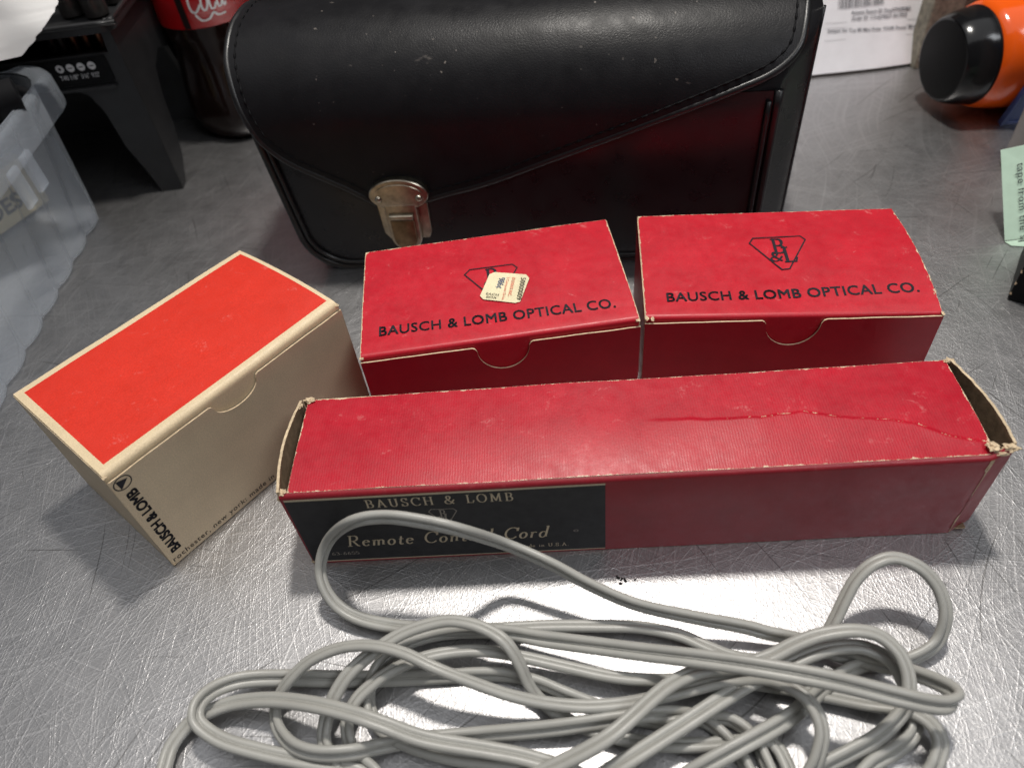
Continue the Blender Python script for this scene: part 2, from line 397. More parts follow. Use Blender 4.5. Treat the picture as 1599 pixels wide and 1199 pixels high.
# a small serif alphabet drawn as broad-nib strokes: name -> (advance, strokes)
G = {
 'B': (.72, [[(.16, 0), (.16, 1)], [(.02, 1), (.38, 1)]+arc(.38, .76, .22, .24, 90, -90)+[(.16, .52)], [(.38, .52)]+arc(.40, .26, .26, .26, 90, -90)+[(.02, 0)]]),
 'A': (.86, [[(.12, 0), (.43, 1.02)], [(.40, 1.02), (.76, 0)], [(.22, .34), (.62, .34)], [(0, 0), (.26, 0)], [(.62, 0), (.88, 0)]]),
 'U': (.84, [[(.15, 1), (.15, .32)]+arc(.42, .32, .27, .32, 180, 360)+[(.69, 1)], [(0, 1), (.30, 1)], [(.56, 1), (.82, 1)]]),
 'S': (.62, [[(.52, .80)]+arc(.30, .76, .22, .25, 20, 200)+[(.14, .60), (.44, .42)]+arc(.30, .25, .24, .26, 40, -165), [(.53, .98), (.53, .76)], [(.05, .02), (.05, .26)]]),
 'C': (.80, [arc(.46, .5, .42, .52, 42, 318, 18), [(.78, .98), (.78, .72)]]),
 'H': (.92, [[(.16, 0), (.16, 1)], [(.74, 0), (.74, 1)], [(.16, .52), (.74, .52)], [(.02, 0), (.30, 0)], [(.02, 1), (.30, 1)], [(.60, 0), (.88, 0)], [(.60, 1), (.88, 1)]]),
 'L': (.70, [[(.16, 0), (.16, 1)], [(.02, 1), (.32, 1)], [(.02, 0), (.62, 0), (.66, .26)]]),
 'O': (.88, [arc(.43, .5, .40, .52, 90, 450, 24)]),
 'M': (1.06, [[(.14, 0), (.18, 1)], [(.18, 1), (.52, .1)], [(.52, .1), (.86, 1)], [(.86, 1), (.90, 0)], [(0, 0), (.28, 0)], [(.76, 0), (1.04, 0)], [(.04, 1), (.20, 1)], [(.86, 1), (1.0, 1)]]),
 'R': (.82, [[(.16, 0), (.16, 1)], [(.02, 1), (.40, 1)]+arc(.40, .75, .24, .25, 90, -90)+[(.16, .5)], [(.36, .5), (.68, .06), (.82, 0)], [(.02, 0), (.30, 0)]]),
 '&': (.96, [[(.86, .50), (.62, .12)]+arc(.34, .24, .30, .25, -50, -215)+[(.46, .58)]+arc(.38, .80, .17, .20, -30, 215)+[(.32, .48), (.80, 0)]]),
 'e': (.50, [[(.08, .30), (.42, .33)]+arc(.25, .32, .19, .20, 0, 180, 8)+arc(.27, .26, .21, .27, 170, 320, 8)]),
 'm': (.86, [[(.12, 0), (.12, .5)], [(.12, .36)]+arc(.28, .36, .15, .15, 150, 0, 8)+[(.43, 0)], [(.43, .36)]+arc(.59, .36, .15, .15, 150, 0, 8)+[(.74, .06), (.84, .08)], [(.02, .48), (.12, .5)]]),
 'n': (.58, [[(.12, 0), (.12, .5)], [(.12, .36)]+arc(.29, .36, .16, .15, 150, 0, 8)+[(.45, .06), (.55, .08)], [(.02, .48), (.12, .5)]]),
 'o': (.54, [arc(.27, .25, .21, .27, 90, 450, 18)]),
 't': (.36, [[(.18, .72), (.15, .14)]+arc(.26, .12, .11, .13, 180, 320, 6), [(.04, .50), (.34, .50)]]),
 'r': (.42, [[(.12, 0), (.12, .5)], [(.12, .34)]+arc(.28, .34, .15, .17, 160, 50, 6), [(.02, .48), (.12, .5)]]),
 'l': (.28, [[(.13, 1.02), (.13, .06), (.24, .04)], [(.04, 1.0), (.13, 1.02)]]),
 'd': (.56, [arc(.26, .25, .20, .27, 60, 330, 16), [(.46, 1.02), (.46, .06), (.55, .06)], [(.36, 1.0), (.46, 1.02)]]),
 'a': (.52, [arc(.22, .16, .17, .17, 40, 360, 12), [(.10, .42), (.24, .52), (.38, .42), (.38, .06), (.48, .04)]]),
 'i': (.28, [[(.13, .5), (.13, .04), (.24, .04)], [(.10, .72), (.16, .72)]]),
 '.': (.26, [[(.08, .03), (.18, .03)]]),
 '-': (.34, [[(.05, .3), (.28, .3)]]),
 '6': (.54, [arc(.27, .27, .20, .26, 90, 450, 16), [(.09, .34), (.20, .74), (.42, .98)]]),
 '3': (.50, [arc(.24, .76, .19, .22, 150, -90, 10)+arc(.24, .28, .22, .27, 90, -150, 10)]),
 '5': (.50, [[(.44, 1), (.12, 1), (.10, .58)]+arc(.24, .32, .22, .30, 110, -150, 12)]),
 ' ': (.42, []),
}
def serif(txt, thick=.13, thin=.045, track=.12, shear=0.0):
    vs, fs = [], []; x = 0
    for ch in txt:
        adv, strokes = G[ch]
        for st in strokes:
            pts = [Vector((x+a, b)) for a, b in st]; n = len(pts); base = len(vs)
            for i, p in enumerate(pts):
                d = (pts[min(i+1, n-1)]-pts[max(i-1, 0)])
                if d.length < 1e-6: d = Vector((0, 1))
                d.normalize(); wd = (thin+(thick-thin)*abs(d.y)**1.3)/2; nn = Vector((-d.y, d.x))
                e = d*0 if 0 < i < n-1 else (d*(.02 if i else -.02))
                for s in (1, -1):
                    q = p+e+nn*wd*s; vs.append((q.x+q.y*shear, q.y))
            for i in range(n-1): fs.append((base+2*i+1, base+2*i+3, base+2*i+2, base+2*i))
        x += adv+track
    return vs, fs
def ribbon2(path, wd, closed=True):
    """flat outline of constant width round a 2D path"""
    vs, fs = [], []; n = len(path)
    for i in range(n):
        p = Vector(path[i]); a = (p-Vector(path[i-1])).normalized(); b = (Vector(path[(i+1) % n])-p).normalized()
        na, nb = Vector((-a.y, a.x)), Vector((-b.y, b.x)); mid = (na+nb).normalized(); k = wd/2/max(mid.dot(na), .4)
        vs += [tuple(p+mid*k), tuple(p-mid*k)]
    for i in range(n if closed else n-1):
        j = (i+1) % n; fs.append((2*i, 2*i+1, 2*j+1, 2*j))
    return vs, fs
def emblem(S, mat, parent, pts, wd, Bt, Lb, hgt):
    """flat-topped gem outline with the stacked initials"""
    vs, fs = ribbon2(pts, wd); e = put('emblem', vs, fs, S, mat, parent)
    for ch, (x, y), h, wsc in (('B', Bt, hgt*.56, .74), ('L', Lb, hgt*.56, .78), ('&', (Lb[0]-hgt*.30, Lb[1]+hgt*.05), hgt*.34, .92)):
        v2, f2 = serif(ch, .17, .08); v2 = [(x+a*h*wsc, y+b*h) for a, b in v2]
        put('initial', v2, f2, S, mat, e)
    return e

# cord centre line and width axis: x, y, z in mm, then a unit vector
CORD = [
  [(-128.1,81,3.1,-0.92,0.01,-0.39), (-128,85.9,3.1,-0.93,0.09,-0.37), (-126.9,93.1,3.1,-0.85,0.41,-0.32), (-121.7,99.4,3.9,-0.5,0.81,-0.3), (-113.8,102.1,5.5,-0.13,0.92,-0.36), (-105.5,102.9,7,0.15,0.93,-0.34), (-92.6,100.8,10.9,0.33,0.85,-0.4), (-76.8,95.7,15.6,0.38,0.84,-0.38), (-63.2,90.5,17.2,0.34,0.84,-0.43), (-53.3,86.4,16.4,0.27,0.86,-0.44), (-40.7,81.5,13.3,0.21,0.92,-0.33), (-21.8,77.1,10.1,0.19,0.92,-0.33), (-10.2,73.8,9.4,0.25,0.87,-0.42), (2.4,69.1,7.8,0.28,0.86,-0.42), (10.2,64.9,4.7,0.3,0.86,-0.41)],
  [(-57.3,73,3.1,0.35,0.77,-0.53), (-65.5,77.8,4.7,0.25,0.84,-0.48), (-82.1,82.2,6.2,0.19,0.87,-0.46), (-95.5,86,7.8,0.21,0.86,-0.47), (-107.3,90.2,9.4,0.3,0.79,-0.53), (-115.1,95.4,10.9,0.43,0.61,-0.67), (-116.9,99.7,11.7,0.5,0.03,-0.86), (-115.6,104.4,10.9,0.22,-0.45,-0.86), (-111,108.6,8.6,0.03,-0.62,-0.78), (-103.5,110.8,6.2,-0.09,-0.72,-0.69), (-90.4,110.6,3.9,-0.12,-0.74,-0.66), (-64.1,107.2,3.1,-0.09,-0.68,-0.73), (-38.5,104.9,3.1,-0.04,-0.47,-0.88), (-20.9,103.5,3.1,-0.01,-0.31,-0.95), (-12.1,101.5,3.9,-0,-0.17,-0.99), (-3.9,98.5,3.9,-0.08,-0.17,-0.98), (4.5,93.8,3.9,-0.13,-0.15,-0.98), (12.5,89.8,3.1,-0.12,-0.16,-0.98), (22.9,84.2,3.1,-0.07,-0.18,-0.98), (35.6,80.7,3.1,-0.03,-0.19,-0.98), (48,80.4,3.1,0.03,-0.2,-0.98), (54.8,79.3,3.9,-0,-0.18,-0.98), (59.3,76,3.9,-0.12,-0.11,-0.99), (61.8,71.5,3.9,-0.19,-0.07,-0.98), (62.6,67.3,3.9,-0.23,-0.04,-0.97), (63.2,62.7,3.9,-0.26,-0.01,-0.97), (63.1,58.3,3.9,-0.28,0.01,-0.96)],
  [(71.3,56.7,6.2,-0.65,0.09,0.76), (73.7,60.4,7.8,-0.66,0.07,0.74), (76.4,63.3,10.1,-0.7,0.01,0.71), (79.3,68.7,13.3,-0.74,-0.14,0.65), (79.2,74.3,15.6,-0.73,-0.3,0.61), (76.5,80.4,15.6,-0.7,-0.44,0.56), (69.6,86.5,13.3,-0.5,-0.66,0.56), (58,89.1,9.4,-0.18,-0.76,0.62), (43.3,88.2,7.8,0.02,-0.75,0.66), (31.4,87,7.8,0.09,-0.75,0.66), (21.3,86.3,8.6,0.05,-0.76,0.65), (9.8,86.8,9.4,-0.01,-0.77,0.64), (-1.7,88.7,10.9,0,-0.72,0.7), (-12.8,91.3,14,0.01,-0.66,0.75), (-24,95.4,17.2,-0.05,-0.64,0.76), (-36,100.6,20.3,-0.16,-0.59,0.79), (-46.1,106.4,21.1,-0.27,-0.56,0.79), (-56.8,110.6,20.3,-0.31,-0.62,0.72), (-68.1,112.7,17.2,-0.21,-0.73,0.64), (-78.8,111.4,14,0.04,-0.86,0.52), (-86.6,107.6,10.1,0.23,-0.86,0.45), (-91.9,103.5,5.5,0.53,-0.57,0.63), (-92.2,97.2,5.5,0.56,0.23,0.8), (-89.2,91.2,7,0.31,0.51,0.8), (-82.7,85.2,9.4,0.11,0.48,0.87), (-74.4,82.1,10.1,0.12,0.41,0.91), (-64.8,81.8,8.6,0.21,0.46,0.87), (-55.7,83.9,4.7,0.14,0.45,0.88), (-45,84.7,3.9,0.04,0.44,0.9), (-26.3,84.3,3.1,-0.03,0.45,0.89), (-2.7,82.4,6.2,-0.06,0.53,0.85), (20.5,82.1,7.8,-0.01,0.52,0.85), (31.8,82.9,6.2,0.17,0.51,0.84), (43.3,82.2,3.1,0.24,0.28,0.93), (50.3,77.6,3.1,0.12,0.12,0.98), (55.3,70.3,3.1,0.19,0.09,0.98), (57.2,63.6,3.1,0.24,0.05,0.97), (57.7,59.1,3.1,0.27,0.03,0.96)],
  [(-66.4,73.1,3.1,0.49,0.23,0.84), (-70,77.7,3.9,0.51,0.22,0.83), (-73.6,83.8,4.7,0.58,0.2,0.79), (-75.4,90,4.7,0.78,-0.16,0.6), (-73,97.8,7.8,0.71,-0.58,0.4), (-67,105.2,11.7,0.53,-0.77,0.36), (-58.3,111,14,0.36,-0.82,0.45), (-47.3,116,15.6,0.16,-0.84,0.53), (-34,117.6,17.2,-0.08,-0.79,0.61), (-25.4,115.7,17.9,-0.28,-0.7,0.66), (-17.8,111.9,17.9,-0.39,-0.65,0.65), (-12.4,107.1,17.2,-0.34,-0.66,0.67), (-9,101.9,12.5,-0.31,-0.76,0.57), (-6.9,97.2,7,-0.22,-0.77,0.6), (-3.9,93.2,3.1,-0.31,-0.57,0.76), (1.7,87.4,3.1,-0.44,-0.57,0.7), (11.9,81.2,3.1,-0.31,-0.67,0.68), (26.3,75.9,3.1,-0.2,-0.77,0.6), (42,73.2,3.1,-0.09,-0.79,0.61), (55.9,72.5,3.1,-0.04,-0.73,0.69), (64.9,72,3.1,-0.2,-0.73,0.65), (67.9,69.2,3.1,-0.66,-0.41,0.63), (68.9,65.5,3.1,-0.73,-0.12,0.68), (69.2,61,3.1,-0.71,-0.01,0.7), (69,56.9,3.1,-0.7,0.05,0.71)],
  [(-54.2,70.8,3.1,0.43,0.29,0.86), (-58.5,77,3.1,0.36,0.31,0.88), (-63.4,81.4,3.1,0.38,0.28,0.88), (-66.6,85.8,3.9,0.61,0.07,0.79), (-67.7,92.4,5.5,0.7,-0.26,0.66), (-64.9,98.4,7,0.54,-0.63,0.56), (-59.1,102.6,8.6,0.32,-0.77,0.54), (-51.7,106.1,10.1,0.21,-0.75,0.63), (-41,109,10.1,0.16,-0.75,0.64), (-30.3,110,9.4,0.06,-0.76,0.65), (-19.9,109.2,8.6,-0.09,-0.74,0.67), (-7.3,105.7,7.8,-0.18,-0.71,0.68), (5.7,101.3,7,-0.19,-0.7,0.69), (20.2,96.5,6.2,-0.15,-0.71,0.68), (32,94.1,5.5,-0.03,-0.73,0.68), (42.8,93.3,3.9,-0.01,-0.73,0.68), (57.4,91.6,3.1,-0.12,-0.78,0.62), (71.3,88.2,3.1,-0.21,-0.77,0.61), (84.5,84.1,3.1,-0.27,-0.75,0.6), (98.8,78.8,3.9,-0.35,-0.72,0.6), (109.6,74.7,6.2,-0.49,-0.67,0.56), (114.5,70,7,-0.76,-0.47,0.44), (115.5,65,6.2,-0.88,0.06,0.47), (112.5,59.9,4.7,-0.69,0.38,0.62), (107.3,55.2,3.1,-0.59,0.44,0.67)],
  [(5.1,64.1,3.1,0.41,0.53,-0.74), (-1.1,69,3.1,0.34,0.6,-0.73), (-10.7,73,3.1,0.21,0.68,-0.71), (-22.7,75.5,3.1,0.16,0.69,-0.7), (-35.9,78.8,3.1,0.22,0.66,-0.72), (-49.3,84.4,3.1,0.31,0.59,-0.75), (-57.3,90.2,3.1,0.42,0.36,-0.83), (-61,97.9,3.1,0.35,0.08,-0.93), (-60.7,106.3,3.1,0.19,-0.01,-0.98), (-56.3,113.1,3.9,0.11,0,-0.99), (-47.1,117.4,4.7,0.05,-0.04,-1), (-33.4,119.2,4.7,0.04,-0.16,-0.99), (-15.1,116.6,6.2,-0,-0.44,-0.9), (0.2,110.9,8.6,-0.11,-0.66,-0.74), (17,104.9,11.7,-0.15,-0.77,-0.62), (30.8,99.4,15.6,-0.18,-0.84,-0.52), (49.3,92.2,21.1,-0.19,-0.83,-0.52), (66.6,85.4,25,-0.23,-0.82,-0.53), (83.5,79.1,26.5,-0.29,-0.77,-0.57), (100.3,73,25,-0.31,-0.64,-0.7), (109.4,70.7,22.6,-0.3,-0.61,-0.73), (115.3,70.2,21.1,-0.08,-0.73,-0.67), (119.5,72.5,19.5,-0.65,-0.12,-0.75), (119.4,77.1,16.4,0.02,-0.58,-0.82), (113.7,84.4,10.9,0.15,-0.46,-0.88), (103.4,91.2,6.2,0.07,-0.39,-0.92), (94.4,95.9,4.7,-0.11,-0.28,-0.95), (85.9,100.8,5.5,-0.19,-0.15,-0.97), (75.8,103.9,7,-0.22,-0.16,-0.96), (67.7,106.6,8.6,-0.21,-0.17,-0.96), (48.9,111.5,11.7,-0.2,-0.09,-0.98), (32.2,116.6,14.8,-0.19,0.02,-0.98), (18,124.1,17.9,-0.23,0.05,-0.97), (5.7,131.6,21.8,-0.24,0.06,-0.97), (-9.1,139.1,25.7,-0.5,0.15,-0.85), (-23.2,138,40,-0.54,0.04,-0.84), (-35.8,141.4,43,-0.18,-0.12,-0.97), (-48.7,144.5,44,0.02,-0.12,-0.99), (-60.3,145.4,42,0.59,-0,-0.81), (-72.5,149.8,26.5,0.69,0.55,-0.48), (-78,146,17.2,0.25,0.76,-0.6), (-77.8,139.8,11.7,0.2,0.67,-0.71), (-73.6,134,7,0.32,0.74,-0.59), (-65.6,129,4.7,0.31,0.85,-0.43), (-53.2,124.8,3.9,0.23,0.9,-0.37), (-38.1,121.6,3.9,0.15,0.92,-0.35), (-19.7,119.2,3.9,0.08,0.82,-0.57), (0.8,117.7,3.9,0.08,0.82,-0.57), (20.9,115.1,3.9,0.12,0.81,-0.57), (34.1,112.9,3.9,0.21,0.8,-0.57), (46.6,108.5,3.9,0.35,0.74,-0.57), (55.1,103,3.9,0.42,0.71,-0.57), (63.6,98.3,3.9,0.3,0.76,-0.58), (75.6,95.6,4.7,0.12,0.78,-0.62), (86.8,96.6,6.2,-0,0.73,-0.68), (93.5,100.1,9.4,-0.04,0.69,-0.72), (97.4,103.8,12.5,-0.05,0.68,-0.73), (101.3,108.2,16.4,-0.04,0.69,-0.73), (105.8,112.6,20.3,-0.02,0.71,-0.71), (111.4,115.5,23.4,0.01,0.76,-0.65), (117.8,116.4,25,0.1,0.84,-0.53), (123.6,114.6,24.2,0.33,0.87,-0.37), (128.6,110.9,21.8,0.59,0.75,-0.31), (131.8,105.6,17.9,0.78,0.52,-0.34), (132.2,99.9,13.3,0.86,0.25,-0.44), (129.7,95,7.8,0.75,-0.05,-0.66), (124.8,92.1,5.5,0.38,-0.25,-0.89), (117.6,90.6,3.9,0.13,-0.22,-0.97), (110.4,90.7,3.9,-0,-0.17,-0.99), (103.9,90.8,3.9,-0.01,-0.38,-0.92), (97.7,89.2,4.7,0.07,-0.47,-0.88), (89.6,85.7,5.5,0.15,-0.51,-0.85), (80.6,80.3,7,0.24,-0.64,-0.73), (71,75.2,8.6,0.22,-0.68,-0.7), (56.2,69.7,9.4,0.26,-0.71,-0.65), (43.5,65.6,7.8,0.35,-0.68,-0.64), (34.2,62.7,4.7,0.42,-0.66,-0.63)],
  [(-11.9,66.7,9.4,-0.06,0.84,-0.54), (-4.1,68.7,11.7,-0.06,0.84,-0.54), (7.4,71.5,14.8,-0.11,0.83,-0.55), (16.1,74.6,16.4,-0.3,0.76,-0.58), (23.7,79.1,16.4,-0.45,0.66,-0.6), (30.9,84,15.6,-0.48,0.64,-0.6), (37.6,88,14.8,-0.44,0.7,-0.56), (45.5,91.2,13.3,-0.32,0.79,-0.52), (51.9,92.3,12.5,-0.08,0.87,-0.49), (60.6,92.1,12.5,0.01,0.87,-0.5), (71,93.1,14,-0.03,0.85,-0.52), (79.6,95.2,16.4,-0.02,0.85,-0.52), (87.9,96.3,18.7,0.09,0.83,-0.55), (97.6,95.8,20.3,0.19,0.8,-0.57), (104.8,93.4,20.3,0.41,0.77,-0.49), (109.2,88.7,18.7,0.67,0.59,-0.45), (110.7,83.8,16.4,0.8,0.33,-0.5), (110.3,79.2,14,0.8,0.09,-0.6), (108.2,74.8,11.7,0.65,-0.17,-0.74), (103.9,71.3,10.1,0.5,-0.35,-0.79), (97,67.6,7.8,0.39,-0.45,-0.8), (88.4,64.9,6.2,0.29,-0.47,-0.84), (78.9,62.1,4.7,0.32,-0.47,-0.82), (71.1,58.5,3.1,0.37,-0.46,-0.81)],
  [(7.2,64.3,6.2,-0.25,0.9,-0.36), (17.6,68.2,8.6,-0.29,0.88,-0.37), (33.8,74.7,10.1,-0.32,0.87,-0.38), (44.8,79.3,10.9,-0.35,0.86,-0.38), (54,83.3,10.9,-0.38,0.85,-0.37), (63.6,87.3,10.1,-0.29,0.85,-0.43), (76,90.8,10.9,-0.17,0.85,-0.49), (85.9,93.1,12.5,-0.07,0.84,-0.54), (94.4,93.8,13.3,0.05,0.83,-0.55), (102.2,92.6,13.3,0.26,0.85,-0.46), (108.8,88.6,11.7,0.55,0.75,-0.37), (111.5,83.6,8.6,0.76,0.56,-0.34), (113.2,78.4,4.7,0.84,0.29,-0.45), (112.6,73.2,3.9,0.82,-0.21,-0.54), (109.6,68.4,3.1,0.48,-0.5,-0.72), (102.5,64.6,3.1,0.23,-0.54,-0.81), (94.9,62,3.1,0.26,-0.54,-0.8), (87,57.2,3.1,0.33,-0.54,-0.77)],
]

# ================================================================== the setting
o = boxmesh('bench_top', (-.75, -.35, -.03), (.8, .625, 0), 'steel', bevel=.0015); tag(o, 'scratched brushed steel bench top under everything', 'bench top', kind='structure')
o = boxmesh('back_wall', (-.75, .63, -.03), (.8, .645, .17), 'dark_wall'); tag(o, 'dark board standing along the back of the bench', 'wall', kind='structure')
o = boxmesh('brown_wall', (.235, .575, .0005), (.8, .59, .17), 'brown_wall'); tag(o, 'brown painted board behind the orange bottle', 'wall', kind='structure')

# ================================================================== boxes
def bow_z(b, d): return lambda y: b*math.sin(math.pi*min(max(y/d, 0), 1)) if y > .003 else 0.0
def tuck_box(root, wd, d, h, mats, notch, lip0, lip1, bow=.0, tuck=.018, rad=.0018, lift=(0, 0), bowR=0.0):
    """tuck-top carton: lid with a front flap behind a thumb-notched front panel. mats = lid, side, edge, inner"""
    lidm, sidem, edgem, inm = mats
    y0 = .0011
    seg = [(y0, h-tuck)]
    seg += [(y0, h-rad-.0005)]+[(y0+rad-rad*math.cos(R(a)), h-rad+rad*math.sin(R(a))) for a in (15, 30, 45, 60, 75, 90)]
    n = 40
    seg += [(y0+rad+(d-y0-rad)*k/n, h) for k in range(1, n+1)]
    ln = [0]
    for a, b in zip(seg, seg[1:]): ln.append(ln[-1]+math.dist(a, b))
    def top(x, y, eps=0.0):
        u = x/wd; b = (bow+(bowR-bow)*max(0, u*2-1))*math.sin(math.pi*min(max(y/d, 0), 1)) if y > .003 else 0
        return Vector((x, y, h+b+eps+lift[0]*(1-u)+lift[1]*u))
    nv = len(seg)-1
    def P(u, v):
        k = min(int(round(v*nv)), nv); y, z = seg[k]; x = .0004+u*(wd-.0008)
        wob = .00025*noise.noise(Vector((x*40, y*40, h*31)))
        return top(x, y, z-h+(wob if y > .01 else 0)) if y > y0 else Vector((x, y, z+lift[0]*(1-u)+lift[1]*u))
    sheet('lid', P, 60, nv, .0005, wd, .5, [lidm, edgem, inm], root,
          E=lambda p: min(p.x-.0004, wd-.0004-p.x, d-p.y) if p.z > h-.004 else 1)
    # front panel with the thumb notch
    n0, n1, nb = notch
    cx, rx = (n0+n1)/2, (n1-n0)/2*.86
    out = [(0, 0), (wd, 0), (wd, h-lip1)]
    lz = lambda x: h-lip0+(lip0-lip1)*x/wd
    for k in range(9, 0, -1):
        x = n1+(wd-n1)*k/10; out.append((x, lz(x)+.00025*noise.noise(Vector((x*90, 3.3, wd*77)))))
    out.append((n1, lz(n1)))
    out.append((n1-rx*.10, lz(n1)-.0006))
    zt = lz(cx)-.002
    for k in range(0, 17):
        a = -math.pi*k/16; out.append((cx+rx*math.cos(a), zt+(zt-nb)*math.sin(a)))
    out.append((n0+rx*.10, lz(n0)-.0006)); out.append((n0, lz(n0)))
    for k in range(9, 0, -1):
        x = n0*k/10; out.append((x, lz(x)+.00025*noise.noise(Vector((x*90, 5.3, wd*77)))))
    out.append((0, h-lip0))
    plate('front_panel', out, .0006, ((0, 0, 0), (1, 0, 0), (0, 0, 1), (0, -1, 0)), [sidem, edgem, inm], root)
    side = [(.0012, 0), (d, 0)]+[(y, h-.0007+(top(0, y).z-h)) for y in [d*k/12 for k in range(12, 0, -1)]]+[(.0012, h-.0012+lift[0])]
    plate('side_panel', [(-a, b) for a, b in side][::-1], .0006, ((0, 0, 0), (0, -1, 0), (0, 0, 1), (-1, 0, 0)), [sidem, edgem, inm], root)
    side = [(.0012, 0), (d, 0)]+[(y, h-.0007+(top(wd, y).z-h)) for y in [d*k/12 for k in range(12, 0, -1)]]+[(.0012, h-.0012+lift[1])]
    plate('side_panel', side, .0006, ((wd, 0, 0), (0, 1, 0), (0, 0, 1), (1, 0, 0)), [sidem, edgem, inm], root)
    plate('back_panel', [(0, 0), (wd-.0014, 0), (wd-.0014, h-.0007), (0, h-.0007)], .0006, ((wd-.0007, d, 0), (-1, 0, 0), (0, 0, 1), (0, 1, 0)), [sidem, edgem, inm], root)
    plate('bottom_panel', [(.0008, .0008), (.0008, d-.0008), (wd-.0008, d-.0008), (wd-.0008, .0008)], .0006, ((0, 0, .0007), (1, 0, 0), (0, 1, 0), (0, 0, -1)), [sidem, edgem, inm], root)
    return top
def scrap(name, parent, c, size, mat='raw', seed=0, flat=(1, 1, .35)):
    """a little torn, crumpled bit of bare board"""
    bm = bmesh.new(); bmesh.ops.create_icosphere(bm, subdivisions=3, radius=.85)
    for v in bm.verts:
        k = 1+.75*noise.noise(v.co*1.7+Vector((seed*3.1, 0, 0)))+.55*noise.noise(v.co*4.5+Vector((0, seed, 0)))+.25*noise.noise(v.co*11+Vector((0, 0, seed)))
        v.co = Vector((v.co.x*flat[0], v.co.y*flat[1], v.co.z*flat[2]))*size*k+Vector(c)
    me = bpy.data.meshes.new(name); bm.to_mesh(me); bm.free(); me.materials.append(M[mat])
    o = bpy.data.objects.new(name, me); COL.objects.link(o); o.parent = parent; return o

# --- red carton with the price sticker
A = thing('red_carton', (-.0597, .2169, .0003), .016, 'red cardboard carton with a cream price sticker, in front of the black bag', 'carton', 'printed red cartons')
W_, D_, H_ = .1145, .0723, .050
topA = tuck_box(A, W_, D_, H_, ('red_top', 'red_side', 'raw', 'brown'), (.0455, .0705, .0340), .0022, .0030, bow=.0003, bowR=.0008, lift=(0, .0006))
S = lambda a, b: topA(a, b, .00022)
vs_, fs_ = bold_mesh('BAUSCH & LOMB OPTICAL CO.', .017, 1.06)
vs_ = fit(vs_, 0, 0, .0985, .0056); vs_ = [(.0078+a, .0122+b-.028*a) for a, b in vs_]
put('lettering', vs_, fs_, S, 'ink', A)
EA = [(.0480, .0478), (.0672, .0474), (.0690, .0445), (.0600, .0255), (.0570, .0255), (.0455, .0446)]
emblem(S, 'ink', A, EA, .0006, (.0548, .0365), (.0582, .0305), .0175)
SA = [(.0565, .0422), (.0589, .0431), (.0723, .0379), (.0734, .0350), (.0678, .0209), (.0656, .0205), (.0524, .0258), (.0512, .0282)]
cS = (sum(p[0] for p in SA)/8, sum(p[1] for p in SA)/8)
vs_, fs_ = [], []
for e_ in (.00050, .00034):
    for k in range(4):
        for a, b in SA: vs_.append(topA(cS[0]+(a-cS[0])*(1-k*.33), cS[1]+(b-cS[1])*(1-k*.33), e_+(.0003*(k == 0) if a > .066 and b > .034 else 0)))
for k in range(3):
    for j in range(8): fs_.append((k*8+(j+1) % 8, k*8+j, k*8+8+j, k*8+8+(j+1) % 8))
for j in range(8): fs_.append((j, (j+1) % 8, 32+(j+1) % 8, 32+j))
fs_.append(tuple(range(24, 32))[::-1])
st = mesh('price_sticker', vs_, fs_, ['sticker'], A, None, False, [1]*len(vs_))
tag(st, 'cream price sticker with clipped corners')
# sticker axes: print runs down the slanted left-right direction
ux = Vector((.0678-.0723, .0209-.0379)).normalized(); uy = Vector((-ux.y, ux.x))
def stick(txt, px, py, wdt, hgt, mat, bold=0.0):
    v2, f2 = font_mesh(txt, bold); v2 = fit(v2, 0, 0, wdt, hgt)
    put('lettering', [(px+ux.x*a+uy.x*b, py+ux.y*a+uy.y*b) for a, b in v2], f2, lambda a, b: topA(a, b, .00085), mat, st)
stick('50000009', .0700, .0362, .0145, .0021, 'ink_brown', .0)
stick("DONN'S INC.", .0662, .0372, .0125, .0014, 'pink_ink', .02)
stick('3 Computer Drive', .0640, .0380, .0150, .0011, 'pink_ink', .01)
stick('986¢', .0605, .0385, .0072, .0028, 'blue_ink', .0)
ux, uy = Vector((.0656-.0524, .0205-.0258)).normalized(), None; uy = Vector((-ux.y, ux.x))
stick('EACH', .0538, .0283, .0056, .0013, 'ink_brown'); stick('BOX', .0537, .0262, .0046, .0013, 'ink_brown')
for i, (x, y) in enumerate(((.0008, .0015), (W_-.001, .0012), (W_-.0008, D_-.0010))): scrap('worn_corner', A, (x, y, H_-.0008+(.0006 if x > .05 else 0)), .0010, seed=i)

